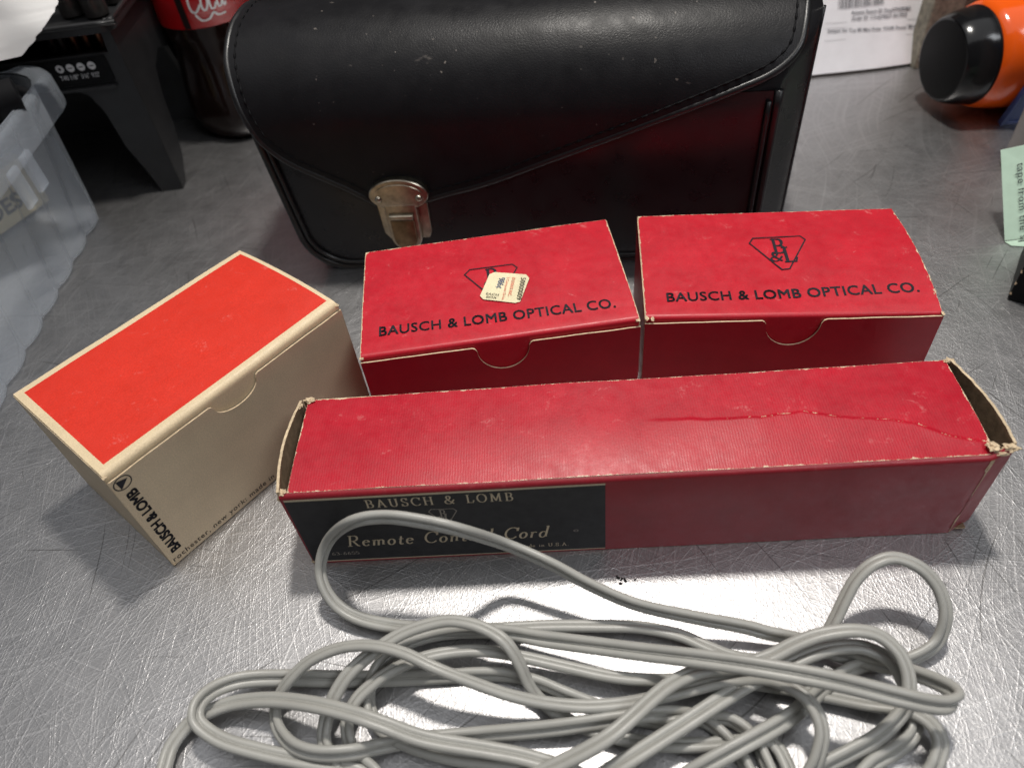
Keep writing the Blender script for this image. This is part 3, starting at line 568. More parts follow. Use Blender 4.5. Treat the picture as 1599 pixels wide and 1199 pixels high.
# --- red carton without sticker
B = thing('red_carton', (.0567, .2196, .0003), -.1602, 'red cardboard carton with bare lid and torn right edge, right of the stickered one', 'carton', 'printed red cartons')
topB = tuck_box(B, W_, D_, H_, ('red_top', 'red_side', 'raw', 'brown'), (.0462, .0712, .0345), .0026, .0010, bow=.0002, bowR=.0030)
S = lambda a, b: topB(a, b, .00025)
vs_, fs_ = bold_mesh('BAUSCH & LOMB OPTICAL CO.', .017, 1.06)
vs_ = fit(vs_, 0, 0, .0990, .0055); vs_ = [(.0094+a, .0104+b+.016*a) for a, b in vs_]
put('lettering', vs_, fs_, S, 'ink', B)
EB = [(.0499, .0522), (.0700, .0522), (.0717, .0493), (.0617, .0297), (.0585, .0295), (.0479, .0486)]
emblem(S, 'ink', B, EB, .0006, (.0570, .0408), (.0606, .0345), .0180)
for i, (x, y, s) in enumerate(((W_-.0006, .0125, .0017), (W_-.0009, .0165, .0014), (W_-.0006, .0205, .0016), (W_-.0003, .0010, .0011), (.0008, .0012, .0012), (.0030, .0006, .0012), (.0006, D_-.0010, .0009))):
    scrap('torn_edge', B, (x, y, topB(x, y).z-.0004), s, seed=i+5, flat=(.55, 1.2, .35))

# --- cream carton
Cb = thing('cream_carton', (-.1436, .1638, .0003), .8025, 'cream cardboard carton with orange red lid panel, at the left beside the long red box', 'carton')
wC, dC, hC = .1096, .0686, .0593
topC = tuck_box(Cb, wC, dC, hC, ('cream_lid', 'cream', 'raw', 'brown'), (.0425, .0655, .0478), .0036, .0036, bow=.0004, rad=.0024, bowR=.0016)
FC = lambda a, b: Vector((a, -.00012, b))
vs_, fs_ = bold_mesh('BAUSCH & LOMB', .036, .95); vs_ = fit(vs_, 0, 0, .0405, .0041)
put('lettering', [(.0064-b, .0066+a) for a, b in vs_], fs_, FC, 'ink', Cb)
vs_, fs_ = font_mesh('rochester, new york: made in u.s.a.', bold=.006, spacing=1.15); vs_ = fit(vs_, 0, 0, .061, .0026)
put('lettering', [(.0012+a, .0018+b) for a, b in vs_], fs_, FC, 'ink_brown', Cb)
vs_, fs_ = ribbon2(arc(.0041, .0521, .0032, .0029, 0, 360, 28)[:-1], .00045)
em = put('emblem', vs_, fs_, FC, 'ink', Cb)
put('triangle', [(.0064, .0528), (.0022, .0542), (.0026, .0497)], [(0, 1, 2)], FC, 'ink', em)
for i, (x, y) in enumerate(((.0006, .0008), (wC-.0006, .0010))): scrap('worn_corner', Cb, (x, y, hC-.0012), .0008, seed=i+14)
scrap('worn_corner', Cb, (.0006, .0004, .0008), .0008, seed=19)

# --- long red box
Lb = thing('long_red_box', (-.0863, .157, .0003), -.0856, 'long red box with a black printed label, behind the grey cord', 'box')
lL, lD, lH = .25, .0466, .0458
crs = [(.120, .0262), (.152, .0243), (.165, .0236), (.175, .0238), (.188, .0248), (.198, .0218), (.2154, .0188), (.2234, .0167), (.232, .0110), (.239, .0085), (.252, .0060)]
def crease(x):
    for (a, b), (c, d) in zip(crs, crs[1:]):
        if a <= x <= c: return b+(d-b)*(x-a)/(c-a)+.0007*noise.noise(Vector((x*160, 0, 2)))
    return crs[0][1] if x < crs[0][0] else crs[-1][1]
def lidL(x, y, eps=0.0):
    k = min(max((x-.13)/.04, 0), 1)
    cy = crease(x); front = 1-min(max((y-cy+.0004)/.0008, 0), 1)
    stp = .0013*k*front*min(max((y-.003)/max(cy-.003, 1e-4), 0), 1)      # paper lifted along the tear, sloping down to the front
    sag = -.0013*max(0, 1-(y-.0028)/.026)**2                              # lid dips towards its front edge
    w_ = .0006*noise.noise(Vector((x*25, y*25, 7.7)))
    return Vector((x, y, lH+stp+sag+w_+eps-.0004))
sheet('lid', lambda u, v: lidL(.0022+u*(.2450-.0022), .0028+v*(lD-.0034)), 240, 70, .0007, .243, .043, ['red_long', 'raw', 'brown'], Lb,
      E=lambda p: abs(p.y-crease(p.x)-.0003)*.55 if p.x > .16 else 1)
prof = [(0, 0), (0, lH*.33), (0, lH*.66), (0, lH-.0022)]+[(.0020-.0020*math.cos(R(a)), lH-.0022+.0018*math.sin(R(a))) for a in (20, 40, 60, 80)]
def PF(u, v):
    xs = u*.2525; k = min(int(round(v*(len(prof)-1))), len(prof)-1); y, z = prof[k]
    if xs > .2430: y += (xs-.2430)*.55
    return Vector((xs, y, z))
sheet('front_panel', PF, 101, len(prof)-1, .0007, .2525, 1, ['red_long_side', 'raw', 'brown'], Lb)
for sgn, x0, bw in ((-1, -.0004, .0028), (1, .2508, .0030)):
    def PE(u, v, sgn=sgn, x0=x0, bw=bw):
        y = (u if sgn > 0 else 1-u)*(lD-.006)+(.0052 if sgn > 0 else .0012)+(0 if sgn > 0 else .003*(1-u)); z = v*(lH+.0006+.0004*noise.noise(Vector((y*300, 1, sgn))))
        return Vector((x0+sgn*bw*math.sin(math.pi*min(max(y/lD, 0), 1))*(.25+.75*v)-(0.0042*u if sgn > 0 else 0), y, z))
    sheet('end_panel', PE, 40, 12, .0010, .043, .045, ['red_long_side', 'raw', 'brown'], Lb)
plate('back_panel', [(0, 0), (lL-.003, 0), (lL-.003, lH-.0012), (0, lH-.0012)], .0007, ((lL-.003, lD, 0), (-1, 0, 0), (0, 0, 1), (0, 1, 0)), ['red_long_side', 'raw', 'brown'], Lb)
plate('bottom_panel', [(.001, .001), (.001, lD-.001), (lL-.001, lD-.001), (lL-.001, .001)], .0007, ((0, 0, .0008), (1, 0, 0), (0, 1, 0), (0, 0, -1)), ['red_long_side', 'raw', 'brown'], Lb)
# printed label
lab = mesh('label', [(.0006, -.00008, .0012), (.1146, -.00008, .0010), (.1143, -.00008, .0434), (.0012, -.00008, .0434),
                     (.0006, -.00016, .0020), (.1146, -.00016, .0016), (.1143, -.00016, .0425), (.0011, -.00016, .0423)], [(0, 1, 2, 3), (4, 5, 6, 7)], ['gold', 'black_label'], Lb, [0, 1], False, [1]*8)
tag(lab, 'black paper label with buff lettering')
FL = lambda a, b: Vector((a, -.00026, b))
v2, f2 = serif('BAUSCH & LOMB', .15, .05, .30); v2 = fit(v2, .0296, .0365, .0525, .0047, 1.0); put('lettering', v2, f2, FL, 'gold', lab)
v2, f2 = serif('Remote Control Cord', .145, .05, .17, .27); v2 = fit(v2, .0165, .0116, .0775, .0072, 1.0); put('lettering', v2, f2, FL, 'gold', lab)
v2, f2 = serif('Made in U.S.A.', .14, .07, .16); v2 = fit(v2, .0815, .0047, .0190, .0021, 1.0); put('lettering', v2, f2, FL, 'gold', lab)
v2, f2 = serif('63-6655', .14, .08, .12); v2 = fit(v2, .0090, .0058, .0108, .0020, 1.0); put('lettering', v2, f2, FL, 'grey_ink', lab)
EL = [(.0522, .0335), (.0602, .0333), (.0612, .0318), (.0572, .0238), (.0560, .0238), (.0511, .0320)]
emblem(FL, 'grey_ink', lab, EL, .0003, (.0548, .0284), (.0562, .0258), .0078)
vs_, fs_ = ribbon2(arc(.1036, .0148, .0008, .0006, 0, 360, 12)[:-1], .0003); put('spot', vs_, fs_, FL, 'grey_ink', lab)
# bare board showing along the creases and corners
cv, cf = [], []
for k in range(41):
    z = .001+.0435*k/40; wd = .00035+.0005*max(0, noise.noise(Vector((z*170, 4, 1))))+(.0007 if z > .039 else 0)
    if .012 < z < .024: wd *= .3
    cv += [(.2430-wd, -.00012, z), (.2430+wd*.4, .00012+wd*.1, z)]
    if k: cf.append((2*k-2, 2*k-1, 2*k+1, 2*k))
mesh('worn_crease', cv, cf, 'raw', Lb)
for i, (c, s, fl) in enumerate((((.2440, .0045, lH+.0003), .0022, (1, 1, .5)), ((.2500, .0042, lH-.0006), .0024, (1.2, .7, .5)), ((.2460, .0022, lH-.0010), .0017, (1.6, .5, .5)),
    ((.2462, lD-.0012, lH-.0002), .0018, (1.2, .8, .5)), ((.0012, .0022, lH-.0010), .0018, (1, .9, .6)), ((-.0002, .0012, lH-.0030), .0014, (.8, .7, 1.2)), ((.0030, lD-.0015, lH), .0017, (1.3, .8, .45)),
    ((-.0002, lD-.004, lH), .0012, (.7, 1.4, .5)), ((.0002, .0003, .0012), .0010, (1, .6, .8)))):
    scrap('torn_corner', Lb, c, s, seed=i+30, flat=fl)

# ================================================================== cord
def cord():
    path = []
    for i, run in enumerate(CORD):
        if i:
            e, s = path[-1], run[0]; z = 4+6*(i % 3)
            d1 = Vector((e[0]-path[-2][0], e[1]-path[-2][1])).normalized(); d2 = Vector((s[0]-run[1][0], s[1]-run[1][1])).normalized()
            p1 = (e[0]+d1.x*13, min(e[1]+d1.y*13, e[1]-5), (e[2]+z)/2)+tuple(e[3:]); p3 = (s[0]+d2.x*13, min(s[1]+d2.y*13, s[1]-5), (s[2]+z)/2)+tuple(s[3:])
            path += [p1, ((p1[0]+p3[0])/2, min(p1[1], p3[1])-12-3*(i % 3), z, .1, .1, .98), p3]
        path += run
    # keep the width axis from flipping
    fixed = [path[0]]
    for p in path[1:]:
        q = fixed[-1]
        if p[3]*q[3]+p[4]*q[4]+p[5]*q[5] < 0: p = p[:3]+(-p[3], -p[4], -p[5])
        fixed.append(p)
    pts = spline(fixed, 9)
    r, c = 1.42, 1.58
    ang = [146-292*k/12 for k in range(13)]           # one lobe, from groove round to groove
    lobe = [(c+r*math.cos(R(a)), r*math.sin(R(a))) for a in ang]
    rib = [(-.30, .42), (-.18, .74), (0, .82), (.18, .74), (.30, .42)]     # narrow middle rib between two grooves
    prof = rib+lobe+[(-x, -y) for x, y in rib]+[(-x, -y) for x, y in lobe]
    W3 = [Vector(p[3:6]).normalized() for p in pts]
    for _ in range(40): W3 = [(W3[max(i-1, 0)]+W3[i]*2+W3[min(i+1, len(W3)-1)]).normalized() for i in range(len(W3))]
    vs, fs = [], []; n = len(prof)
    P3 = [Vector(p[:3])*.001 for p in pts]
    for i, p in enumerate(P3):
        t = (P3[min(i+1, len(P3)-1)]-P3[max(i-1, 0)])
        if t.length < 1e-9: t = Vector((1, 0, 0))
        t.normalize(); wv = W3[i]; wv = (wv-t*wv.dot(t))
        if wv.length < 1e-4: wv = t.orthogonal()
        wv.normalize(); nn = t.cross(wv)
        lo = min((wv*x+nn*y).z for x, y in prof)*.001          # rest on the bench, never below it
        lift = max(0.0, .0002-(p.z+lo))
        for x, y in prof: vs.append(p+Vector((0, 0, lift))+wv*(x*.001)+nn*(y*.001))
    for i in range(len(P3)-1):
        for k in range(n): fs.append((i*n+k, (i+1)*n+k, (i+1)*n+(k+1) % n, i*n+(k+1) % n))
    fs += [tuple(range(n)), tuple(range(len(P3)*n-1, (len(P3)-1)*n-1, -1))]
    o = mesh('flat_cord', vs, fs, 'cord'); o.data.set_sharp_from_angle(angle=R(50))
    tag(o, 'grey ribbed flat electric cord loosely coiled on the steel bench', 'cord')
cord()

# ================================================================== black leather bag
BAG = thing('leather_bag', (-.106, .353, 0), R(-9.3), 'black leather bag with stitched slanting flap and metal clasp, behind the red cartons', 'bag')
CZ, CV, A_, B_ = .084, .045, .049, .043
def flapP(x, s, off=0.0):
    if s <= CZ: v, z, n = -.004, s, Vector((0, -1, 0))
    else:
        a = (s-CZ)/.044; v, z = CV-A_*math.cos(a), CZ+B_*math.sin(a); n = Vector((0, -math.cos(a)*B_, math.sin(a)*A_)).normalized()
    sag = .0012*noise.noise(Vector((x*14, s*14, 3)))+.0012*math.sin(min(max((s-.03)/.09, 0), 1)*math.pi)
    return Vector((x, v, z))+n*(off+sag)
FLAP_L = [(-11.6, 151.0), (-12.4, 140.1), (-12.6, 127.2), (-12.4, 119.4), (-10.5, 109.2), (-8.3, 99.2), (-5.4, 89.9), (-0.9, 79.6), (8.5, 69.6), (22.7, 60.7), (35.9, 52.7), (45.5, 45.4), (53, 40.5)]
FLAP_R = [(258.5, 148.5), (256.1, 132.1), (254.2, 120.3), (252.1, 112.4), (247.4, 106.2), (239.1, 100.5), (225.6, 95.3), (198.0, 85.6), (168.8, 75.1), (137.7, 64.0), (108.0, 53.5), (87.4, 48.0), (76.1, 44.6), (68, 40.5)]
FLs = spline(FLAP_L, 5); FRs = spline(FLAP_R, 5)
def xat(L, s):
    if s >= L[0][1]: return L[0][0]
    for (a, b), (c, d) in zip(L, L[1:]):
        if d <= s <= b: return c+(a-c)*(s-d)/max(b-d, 1e-6)
    return L[-1][0]
nr, nc = 110, 70
rows = []
for i in range(nr+1):
    t = i/nr; s = 40.5+(215-40.5)*(t**1.35); rows.append((s, xat(FLs, s), xat(FRs, s)))
vs_, fs_, fm_ = [], [], []
for off in (.0, -.0026):
    for s, a, b in rows:
        for j in range(nc+1): vs_.append(flapP((a+(b-a)*j/nc)*.001, s*.001, off))
K = (nr+1)*(nc+1)
for i in range(nr):
    for j in range(nc):
        q = i*(nc+1)+j
        fs_.append((q, q+1, q+nc+2, q+nc+1)); fm_.append(0)
        fs_.append((K+q, K+q+nc+1, K+q+nc+2, K+q+1)); fm_.append(1)
mesh('flap', vs_, fs_, ['leather', 'suede'], BAG, fm_)
border = [(a, b) for a, b in spline([(-11.6, 210), (-11.6, 180)]+FLAP_L, 6)]+[(a, b) for a, b in spline(FLAP_R+[], 6)][::-1]+[(258.5, 180), (258.5, 210)]
def tubeF(name, pts, r, off, mat): return tube(name, [flapP(a*.001, b*.001, off) for a, b in pts], r, mat, BAG, 10)
tubeF('flap_binding', border, .0019, -.0013, 'binding')
# stitching: one raised dash after another, inset from the edge
inner = []
n_ = len(border); cxs = 120
for i, (a, b) in enumerate(border):
    p, q = border[max(i-1, 0)], border[min(i+1, n_-1)]; d = Vector((q[0]-p[0], q[1]-p[1]))
    if d.length < 1e-6: continue
    d.normalize(); inner.append((a-d.y*4.4*1.0, b+d.x*4.4))
sv, sf = [], []
acc = 0; L2 = []
for p, q in zip(inner, inner[1:]):
    L2.append((p, q, math.dist(p, q)))
tot = sum(l for _, _, l in L2); pos = 0
def along(dist):
    for p, q, l in L2:
        if dist <= l: return (p[0]+(q[0]-p[0])*dist/max(l, 1e-6), p[1]+(q[1]-p[1])*dist/max(l, 1e-6))
        dist -= l
    return inner[-1]
while pos+4 < tot:
    ring = []
    for k in range(5):
        a, b = along(pos+3.9*k/4); e = math.sin(math.pi*k/4); c = flapP(a*.001, b*.001, -.0002+.0006*e)
        a2, b2 = along(pos+3.9*k/4+.1); t = (flapP(a2*.001, b2*.001, 0)-flapP(a*.001, b*.001, 0)).normalized()
        nn = (flapP(a*.001, b*.001, .001)-flapP(a*.001, b*.001, 0)).normalized(); sd = t.cross(nn)
        ring.append(len(sv))
        for ang in range(6): sv.append(c+sd*(.0006*math.cos(ang*math.pi/3)*(.5+.5*e))+nn*(.0005*math.sin(ang*math.pi/3)*(.5+.5*e)))
    for r0, r1 in zip(ring, ring[1:]):
        for g in range(6): sf.append((r0+g, r0+(g+1) % 6, r1+(g+1) % 6, r1+g))
    pos += 5.4
tag(mesh('stitching', sv, sf, 'thread', BAG), kind='stuff')
tubeF('stitch_groove', inner, .0005, -.0003, 'thread')
# body: flared gusset lofted from the front outline to the back
def section(v):
    k = min(max(v/.022, 0), 1); k = k*k*(3-2*k)*.5+k*.5
    x0, x1 = .000-.004*k, .245+.0185*k
    zt = CZ+(B_-.004)*math.sqrt(max(0, 1-((v-CV)/(A_-.003))**2))
    rr = .024; r2 = .024-.016*k; pts = []
    lean = -.006
    for j in range(9): pts.append((x0+lean*(1-j/8), zt+(rr-zt)*j/8))
    for j in range(1, 9):
        t = R(180+90*j/8); pts.append((x0+rr+rr*math.cos(t), rr+rr*math.sin(t)))
    for j in range(1, 9): pts.append((x0+rr+(x1-x0-rr-r2)*j/8, 0.0008*math.sin(j/8*math.pi)))
    for j in range(1, 9):
        t = R(270+90*j/8); pts.append((x1-r2+r2*math.cos(t), r2+r2*math.sin(t)))
    for j in range(1, 9): pts.append((x1, r2+(zt-r2)*j/8))
    for j in range(1, 8): pts.append((x1+(x0+lean-x1)*j/8, zt))
    return pts
vst = [0, .003, .007, .011, .015, .019, .023, .028, .038, .046, .06, .075, .088]
vs_, fs_ = [], []
for v in vst:
    for x, z in section(v): vs_.append((x, v, z+.0006))
ns = len(section(0))
for i in range(len(vst)-1):
    for j in range(ns): fs_.append((i*ns+j, i*ns+(j+1) % ns, (i+1)*ns+(j+1) % ns, (i+1)*ns+j))
fs_.append(tuple(range((len(vst)-1)*ns, len(vst)*ns)))
mesh('gusset', vs_, fs_, 'leather_smooth', BAG)
# front panel, slightly domed
sec0 = section(0); cxm = .12
vs_, fs_ = [], []
rings = 10
for i in range(rings+1):
    k = 1-i/rings
    for x, z in sec0: vs_.append((cxm+(x-cxm)*k, -.0005-.0035*(1-k**4), .042+(z+.0006-.042)*k))
for i in range(rings):
    for j in range(ns): fs_.append((i*ns+j, (i+1)*ns+j, (i+1)*ns+(j+1) % ns, i*ns+(j+1) % ns))
mesh('front_panel', vs_, fs_, 'leather_smooth', BAG)
half = [p for p in sec0[:41]]
tube('piping', [(x, -.0008, z+.001) for x, z in half], .0021, 'binding', BAG)
tube('piping', [(cxm+(x-cxm)*.968, -.0022, .042+(z-.042)*.91+.001) for x, z in half], .0012, 'binding', BAG)
tube('edge_seam', [(x, .023, z+.001) for x, z in section(.023)[:41]], .0011, 'binding', BAG)
# clasp
CL = bpy.data.objects.new('clasp', None); COL.objects.link(CL); CL.parent = BAG; CL['label'] = 'worn nickel push clasp with a tarnished thumb tongue'
vC = -.0095
def ext(name, outline, v0, v1, mat, parent, bev=.0008):
    bm = bmesh.new(); vv = [bm.verts.new((x*.001, v0, z*.001)) for x, z in outline]
    f = bm.faces.new(vv); r = bmesh.ops.extrude_face_region(bm, geom=[f]); 
    for e in r['geom']:
        if isinstance(e, bmesh.types.BMVert): e.co.y = v1
    bmesh.ops.recalc_face_normals(bm, faces=bm.faces)
    eds = [e for e in bm.edges if all(abs(v.co.y-min(v0, v1)) < 1e-7 for v in e.verts)]
    if bev: bmesh.ops.bevel(bm, geom=eds, offset=bev, segments=3, affect='EDGES', profile=.6)
    me = bpy.data.meshes.new(name); bm.to_mesh(me); bm.free(); me.materials.append(M[mat])
    for p in me.polygons: p.use_smooth = True
    me.set_sharp_from_angle(angle=R(35))
    o = bpy.data.objects.new(name, me); COL.objects.link(o); o.parent = parent; return o
def sh(pts): return [(x+(z-50)*.10, z) for x, z in pts]
oval = [(62.4+15.6*math.cos(R(a)), 50.6+9.2*math.sin(R(a))*(1 if a < 180 else .95)) for a in range(0, 360, 10)]
ext('clasp_plate', oval, -.0050, -.0092, 'clasp', CL, .0012)
inn = [(62.4+13.2*math.cos(R(a)), 50.2+7.2*math.sin(R(a))) for a in range(0, 360, 10)]
ext('face_plate', inn, -.0080, -.0098, 'clasp', CL, .0004)
tong = [(53.8, 46)]+[(53.8, 27)]+[(62.2+8.4*math.cos(R(a)), 26+9.0*math.sin(R(a))) for a in range(190, 351, 16)]+[(70.6, 27), (70.6, 46)]
ext('tongue_frame', tong, -.0050, -.0100, 'clasp', CL, .0012)
but = [(55.8, 37.5), (55.8, 27)]+[(62.2+6.4*math.cos(R(a)), 26+6.8*math.sin(R(a))) for a in range(190, 351, 16)]+[(68.6, 27), (68.6, 37.5)]
ext('thumb_tongue', but, -.0092, -.0118, 'clasp_dark', CL, .0010)
ext('hinge_bar', [(55.8, 37.7), (68.6, 37.7), (68.6, 40.6), (55.8, 40.6)], -.0094, -.0122, 'clasp', CL, .0008)
ext('catch_plate', [(48.5, 44), (49.5, 26), (52, 22), (73.5, 22), (75.5, 26), (76, 44)], -.0005, -.0055, 'clasp', CL, .0008)
for x in (51.8, 73.0):
    lathe('rivet', [(.0019, 0), (.0019, .0004), (.0013, .0012), (.0005, .0016), (.0001, .0016)], 'clasp', CL, 16, axis=(0, -1, 0), origin=(x*.001, -.0096, .0495))

# ================================================================== left: plastic bin and what lies in it
BIN = thing('plastic_bin', (-.36, .32, 0), 0, 'translucent ribbed plastic bin with a wide rim at the left edge', 'bin')
def binloop(k, out=0.0, scal=.0022):
    """k = 0 bottom .. 1 top; local coordinates about the bin's middle"""
    hx, hy = .104+.008*k+out, .129+.010*k+out; r = .013+.021*k; pts = []
    per = .026
    def wave(t): return scal*(abs(math.sin(math.pi*t/per))**.6)*(1-.55*k)
    n = 84
    for (sx, sy) in ((1, 1), (-1, 1), (-1, -1), (1, -1)):
        a0 = {(1, 1): 0, (-1, 1): 90, (-1, -1): 180, (1, -1): 270}[(sx, sy)]
        for j in range(7):
            t = R(a0+90*j/6); pts.append((sx*(hx-r)+r*math.cos(t), sy*(hy-r)+r*math.sin(t)))
        L = 2*((hx if a0 in (0, 180) else hy)-r)
        for j in range(1, n):
            d = L*j/n; wv = wave(d)
            if a0 == 0: pts.append((hx-r-d, hy+wv))
            elif a0 == 90: pts.append((-hx-wv, hy-r-d))
            elif a0 == 180: pts.append((-hx+r+d, -hy-wv))
            else: pts.append((hx+wv, -hy+r+d))
    return pts
def binwall(name, levels, mat, parent, bottom=False):
    vs, fs = [], []; n = len(binloop(0))
    for k, out, z, sc in levels:
        for x, y in binloop(k, out, sc): vs.append((x, y, z))
    for i in range(len(levels)-1):
        for j in range(n): fs.append((i*n+j, i*n+(j+1) % n, (i+1)*n+(j+1) % n, (i+1)*n+j))
    if bottom: fs.append(tuple(range(n-1, -1, -1)))
    o = mesh(name, vs, fs, mat, parent); return o
binwall('bin_wall', [(0, -.003, .001, .0036), (0, -.0008, .0020, .0038), (0, 0, .005, .0038)]+[(k/8, 0, .005+.083*k/8, .0038) for k in range(1, 9)], 'bin', BIN, True)
binwall('rim', [(1, 0, .089, 0), (1, .003, .0915, 0), (1, .0065, .0905, 0), (1, .0080, .088, 0), (1, .0085, .073, 0)], 'bin', BIN)
for yy in (.043, .060):
    boxmesh('rim_tab', (.1135, yy, .052), (.1165, yy+.010, .0735), 'bin', BIN, .001)
# buff box of blades inside
BL = thing('blade_box', (-.345, .392, .003), R(62), 'buff card box of blades seen through the plastic bin wall', 'box')
boxmesh('carton', (0, -.012, 0), (.085, .012, .034), 'tan', BL, .001)
v2, f2 = font_mesh('BLADES', .03); v2 = fit(v2, .018, .008, .05, .010)
put('lettering', v2, f2, lambda a, b: Vector((a, -.0122, b)), 'ink_brown', BL)
# lump of black fleece on top of the bin
def blob(name, c, rad, mat, amp=.25, fr=60, sub=5, seed=0):
    bm = bmesh.new(); bmesh.ops.create_icosphere(bm, subdivisions=sub, radius=1)
    for v in bm.verts:
        d = Vector((v.co.x*rad[0], v.co.y*rad[1], v.co.z*rad[2])); k = 1+amp*noise.noise(d*fr+Vector((seed, 0, 0)))+amp*.35*noise.noise(d*fr*4)
        v.co = d*k+Vector(c)
    me = bpy.data.meshes.new(name); bm.to_mesh(me); bm.free(); me.materials.append(M[mat])
    for p in me.polygons: p.use_smooth = True
    o = bpy.data.objects.new(name, me); COL.objects.link(o); return o
o = blob('fleece_pouch', (-.298, .424, .080), (.050, .030, .022), 'fabric', .15, 40); tag(o, 'black fleece pouch lying on top of the plastic bin', 'pouch')
MK = thing('taped_handle', (-.2435, .404, .094), 0, 'black taped handle sticking up out of the plastic bin', 'handle')
hp = [Vector((.0, .004, .001)), Vector((-.012, -.002, .001)), Vector((-.03, -.014, -.002)), Vector((-.06, -.032, -.010))]
tube('grip', spline([tuple(p) for p in hp], 8), lambda t: .0085+.0006*math.sin(t*40), 'thread', MK, 14)
tube('tape_wrap', spline([tuple(hp[0]), tuple(hp[0]+Vector((-.004, -.002, 0))), tuple(hp[1])], 4), .0094, 'thread', MK, 10)
# torn white paper over the corner
def PP(u, v):
    xr = [-.2370, -.2265, -.2195, -.2155, -.2125, -.2115][min(int(v*5), 5)]
    f = v*5-int(v*5); nx = [-.2370, -.2265, -.2195, -.2155, -.2125, -.2115][min(int(v*5)+1, 5)]
    xr = xr+(nx-xr)*f+.0012*noise.noise(Vector((v*14, 2, 5)))
    x = -.33+(xr+.33)*u; z = .111+v*.024+(.006*(1-u))*v; y = .418+.020*v-.008*math.sin(u*3.0)+.003*math.sin(u*9+v*4)
    z += .003*noise.noise(Vector((x*30, v*2.0, 9)))
    return Vector((x, y, z))
o = sheet('torn_paper', PP, 60, 25, .0003, 1, 1, ['white_paper', 'white_paper'], None); tag(o, 'torn white paper lying over the back corner of the plastic bin', 'paper')

# ================================================================== bit stand
STD = thing('bit_stand', (-.29, .46, 0), 0, 'black plastic stand for driver bits with printed size label, behind the plastic bin', 'bit stand')
half_ = [(.085, 0), (.071, 0), (.067, .018), (.062, .034), (.060, .058), (.056, .069), (.048, .0735), (.036, .075)]
outl = [(x, z) for x, z in half_[::-1]] ; outl = [(-x, z) for x, z in half_]+outl
outl = [(-.085, 0)]+[(-x, z) for x, z in half_[1:]]+[(x, z) for x, z in half_[::-1]]+[(.085, .104), (.0795, .104), (.0785, .0925), (-.0785, .0925), (-.0795, .104), (-.085, .104)]
plate('front_frame', outl, .003, ((0, 0, 0), (1, 0, 0), (0, 0, 1), (0, -1, 0)), ['black_plastic', 'black_plastic'], STD)
lbar = plate('label_bar', rrect(-.078, .0755, .0765, .0915, .001, 2), .0012, ((0, -.0012, 0), (1, 0, 0), (0, 0, 1), (0, -1, 0)), ['matte_black', 'matte_black'], STD)
boxmesh('ledge', (-.079, -.003, .0730), (.0755, .0, .0748), 'black_plastic', STD, .0006)
sidep = [(.0, 0), (.008, 0), (.022, .014), (.029, .032), (.032, .051), (.040, .066), (.056, .072), (.074, .066), (.084, .045), (.090, 0), (.110, 0), (.105, .104), (.0, .104)]
plate('side_frame', sidep, .003, ((.0852, .0005, 0), (0, 1, 0), (0, 0, 1), (1, 0, 0)), ['black_plastic', 'black_plastic'], STD)
plate('side_frame', [(-a, b) for a, b in sidep][::-1], .003, ((-.0852, .0005, 0), (0, -1, 0), (0, 0, 1), (-1, 0, 0)), ['black_plastic', 'black_plastic'], STD)
plate('deck', rrect(-.088, .0885, -.004, .112, .008), .004, ((0, 0, .1085), (1, 0, 0), (0, 1, 0), (0, 0, 1)), ['black_plastic', 'black_plastic'], STD)
dr = spline([(x, y, .1095) for x, y in rrect(-.087, .0875, -.003, .111, .008, 3)], 2, True)
tube('deck_rim', dr, .0016, 'black_plastic', STD, 8, True)
plate('back_frame', [(-.084, 0), (.084, 0), (.084, .103), (-.084, .103)][::-1], .003, ((0, .108, 0), (1, 0, 0), (0, 0, 1), (0, 1, 0)), ['black_plastic', 'black_plastic'], STD)
boxmesh('shelf', (-.081, .0005, .088), (.081, .10, .0905), 'black_plastic', STD)
FB = lambda a, b: Vector((a, -.0026, b))
for i, (cx, t_) in enumerate(((.0480, 'T40'), (.0542, '1/8"'), (.0605, '3/16"'), (.0668, '9/32"'))):
    c_ = put('size_mark', arc(cx, .0873, .0023, .0023, 0, 360, 20)[:-1], [tuple(range(20))], FB, 'white_ink', lbar)
    if i: put('slot', [(cx-.0014, .0870), (cx+.0014, .0870), (cx+.0014, .0876), (cx-.0014, .0876)], [(0, 1, 2, 3)], lambda a, b: Vector((a, -.0028, b)), 'ink', c_)
    else:
        st6 = [(cx+(.0013 if k % 2 else .0007)*math.cos(R(30*k)), .0873+(.0013 if k % 2 else .0007)*math.sin(R(30*k))) for k in range(12)]
        put('star', st6, [tuple(range(12))], lambda a, b: Vector((a, -.0028, b)), 'ink', c_)
    v2, f2 = font_mesh(t_, .0); v2 = fit(v2, cx-.0024, .0806, .0048, .0027); put('lettering', v2, f2, FB, 'white_ink', lbar)
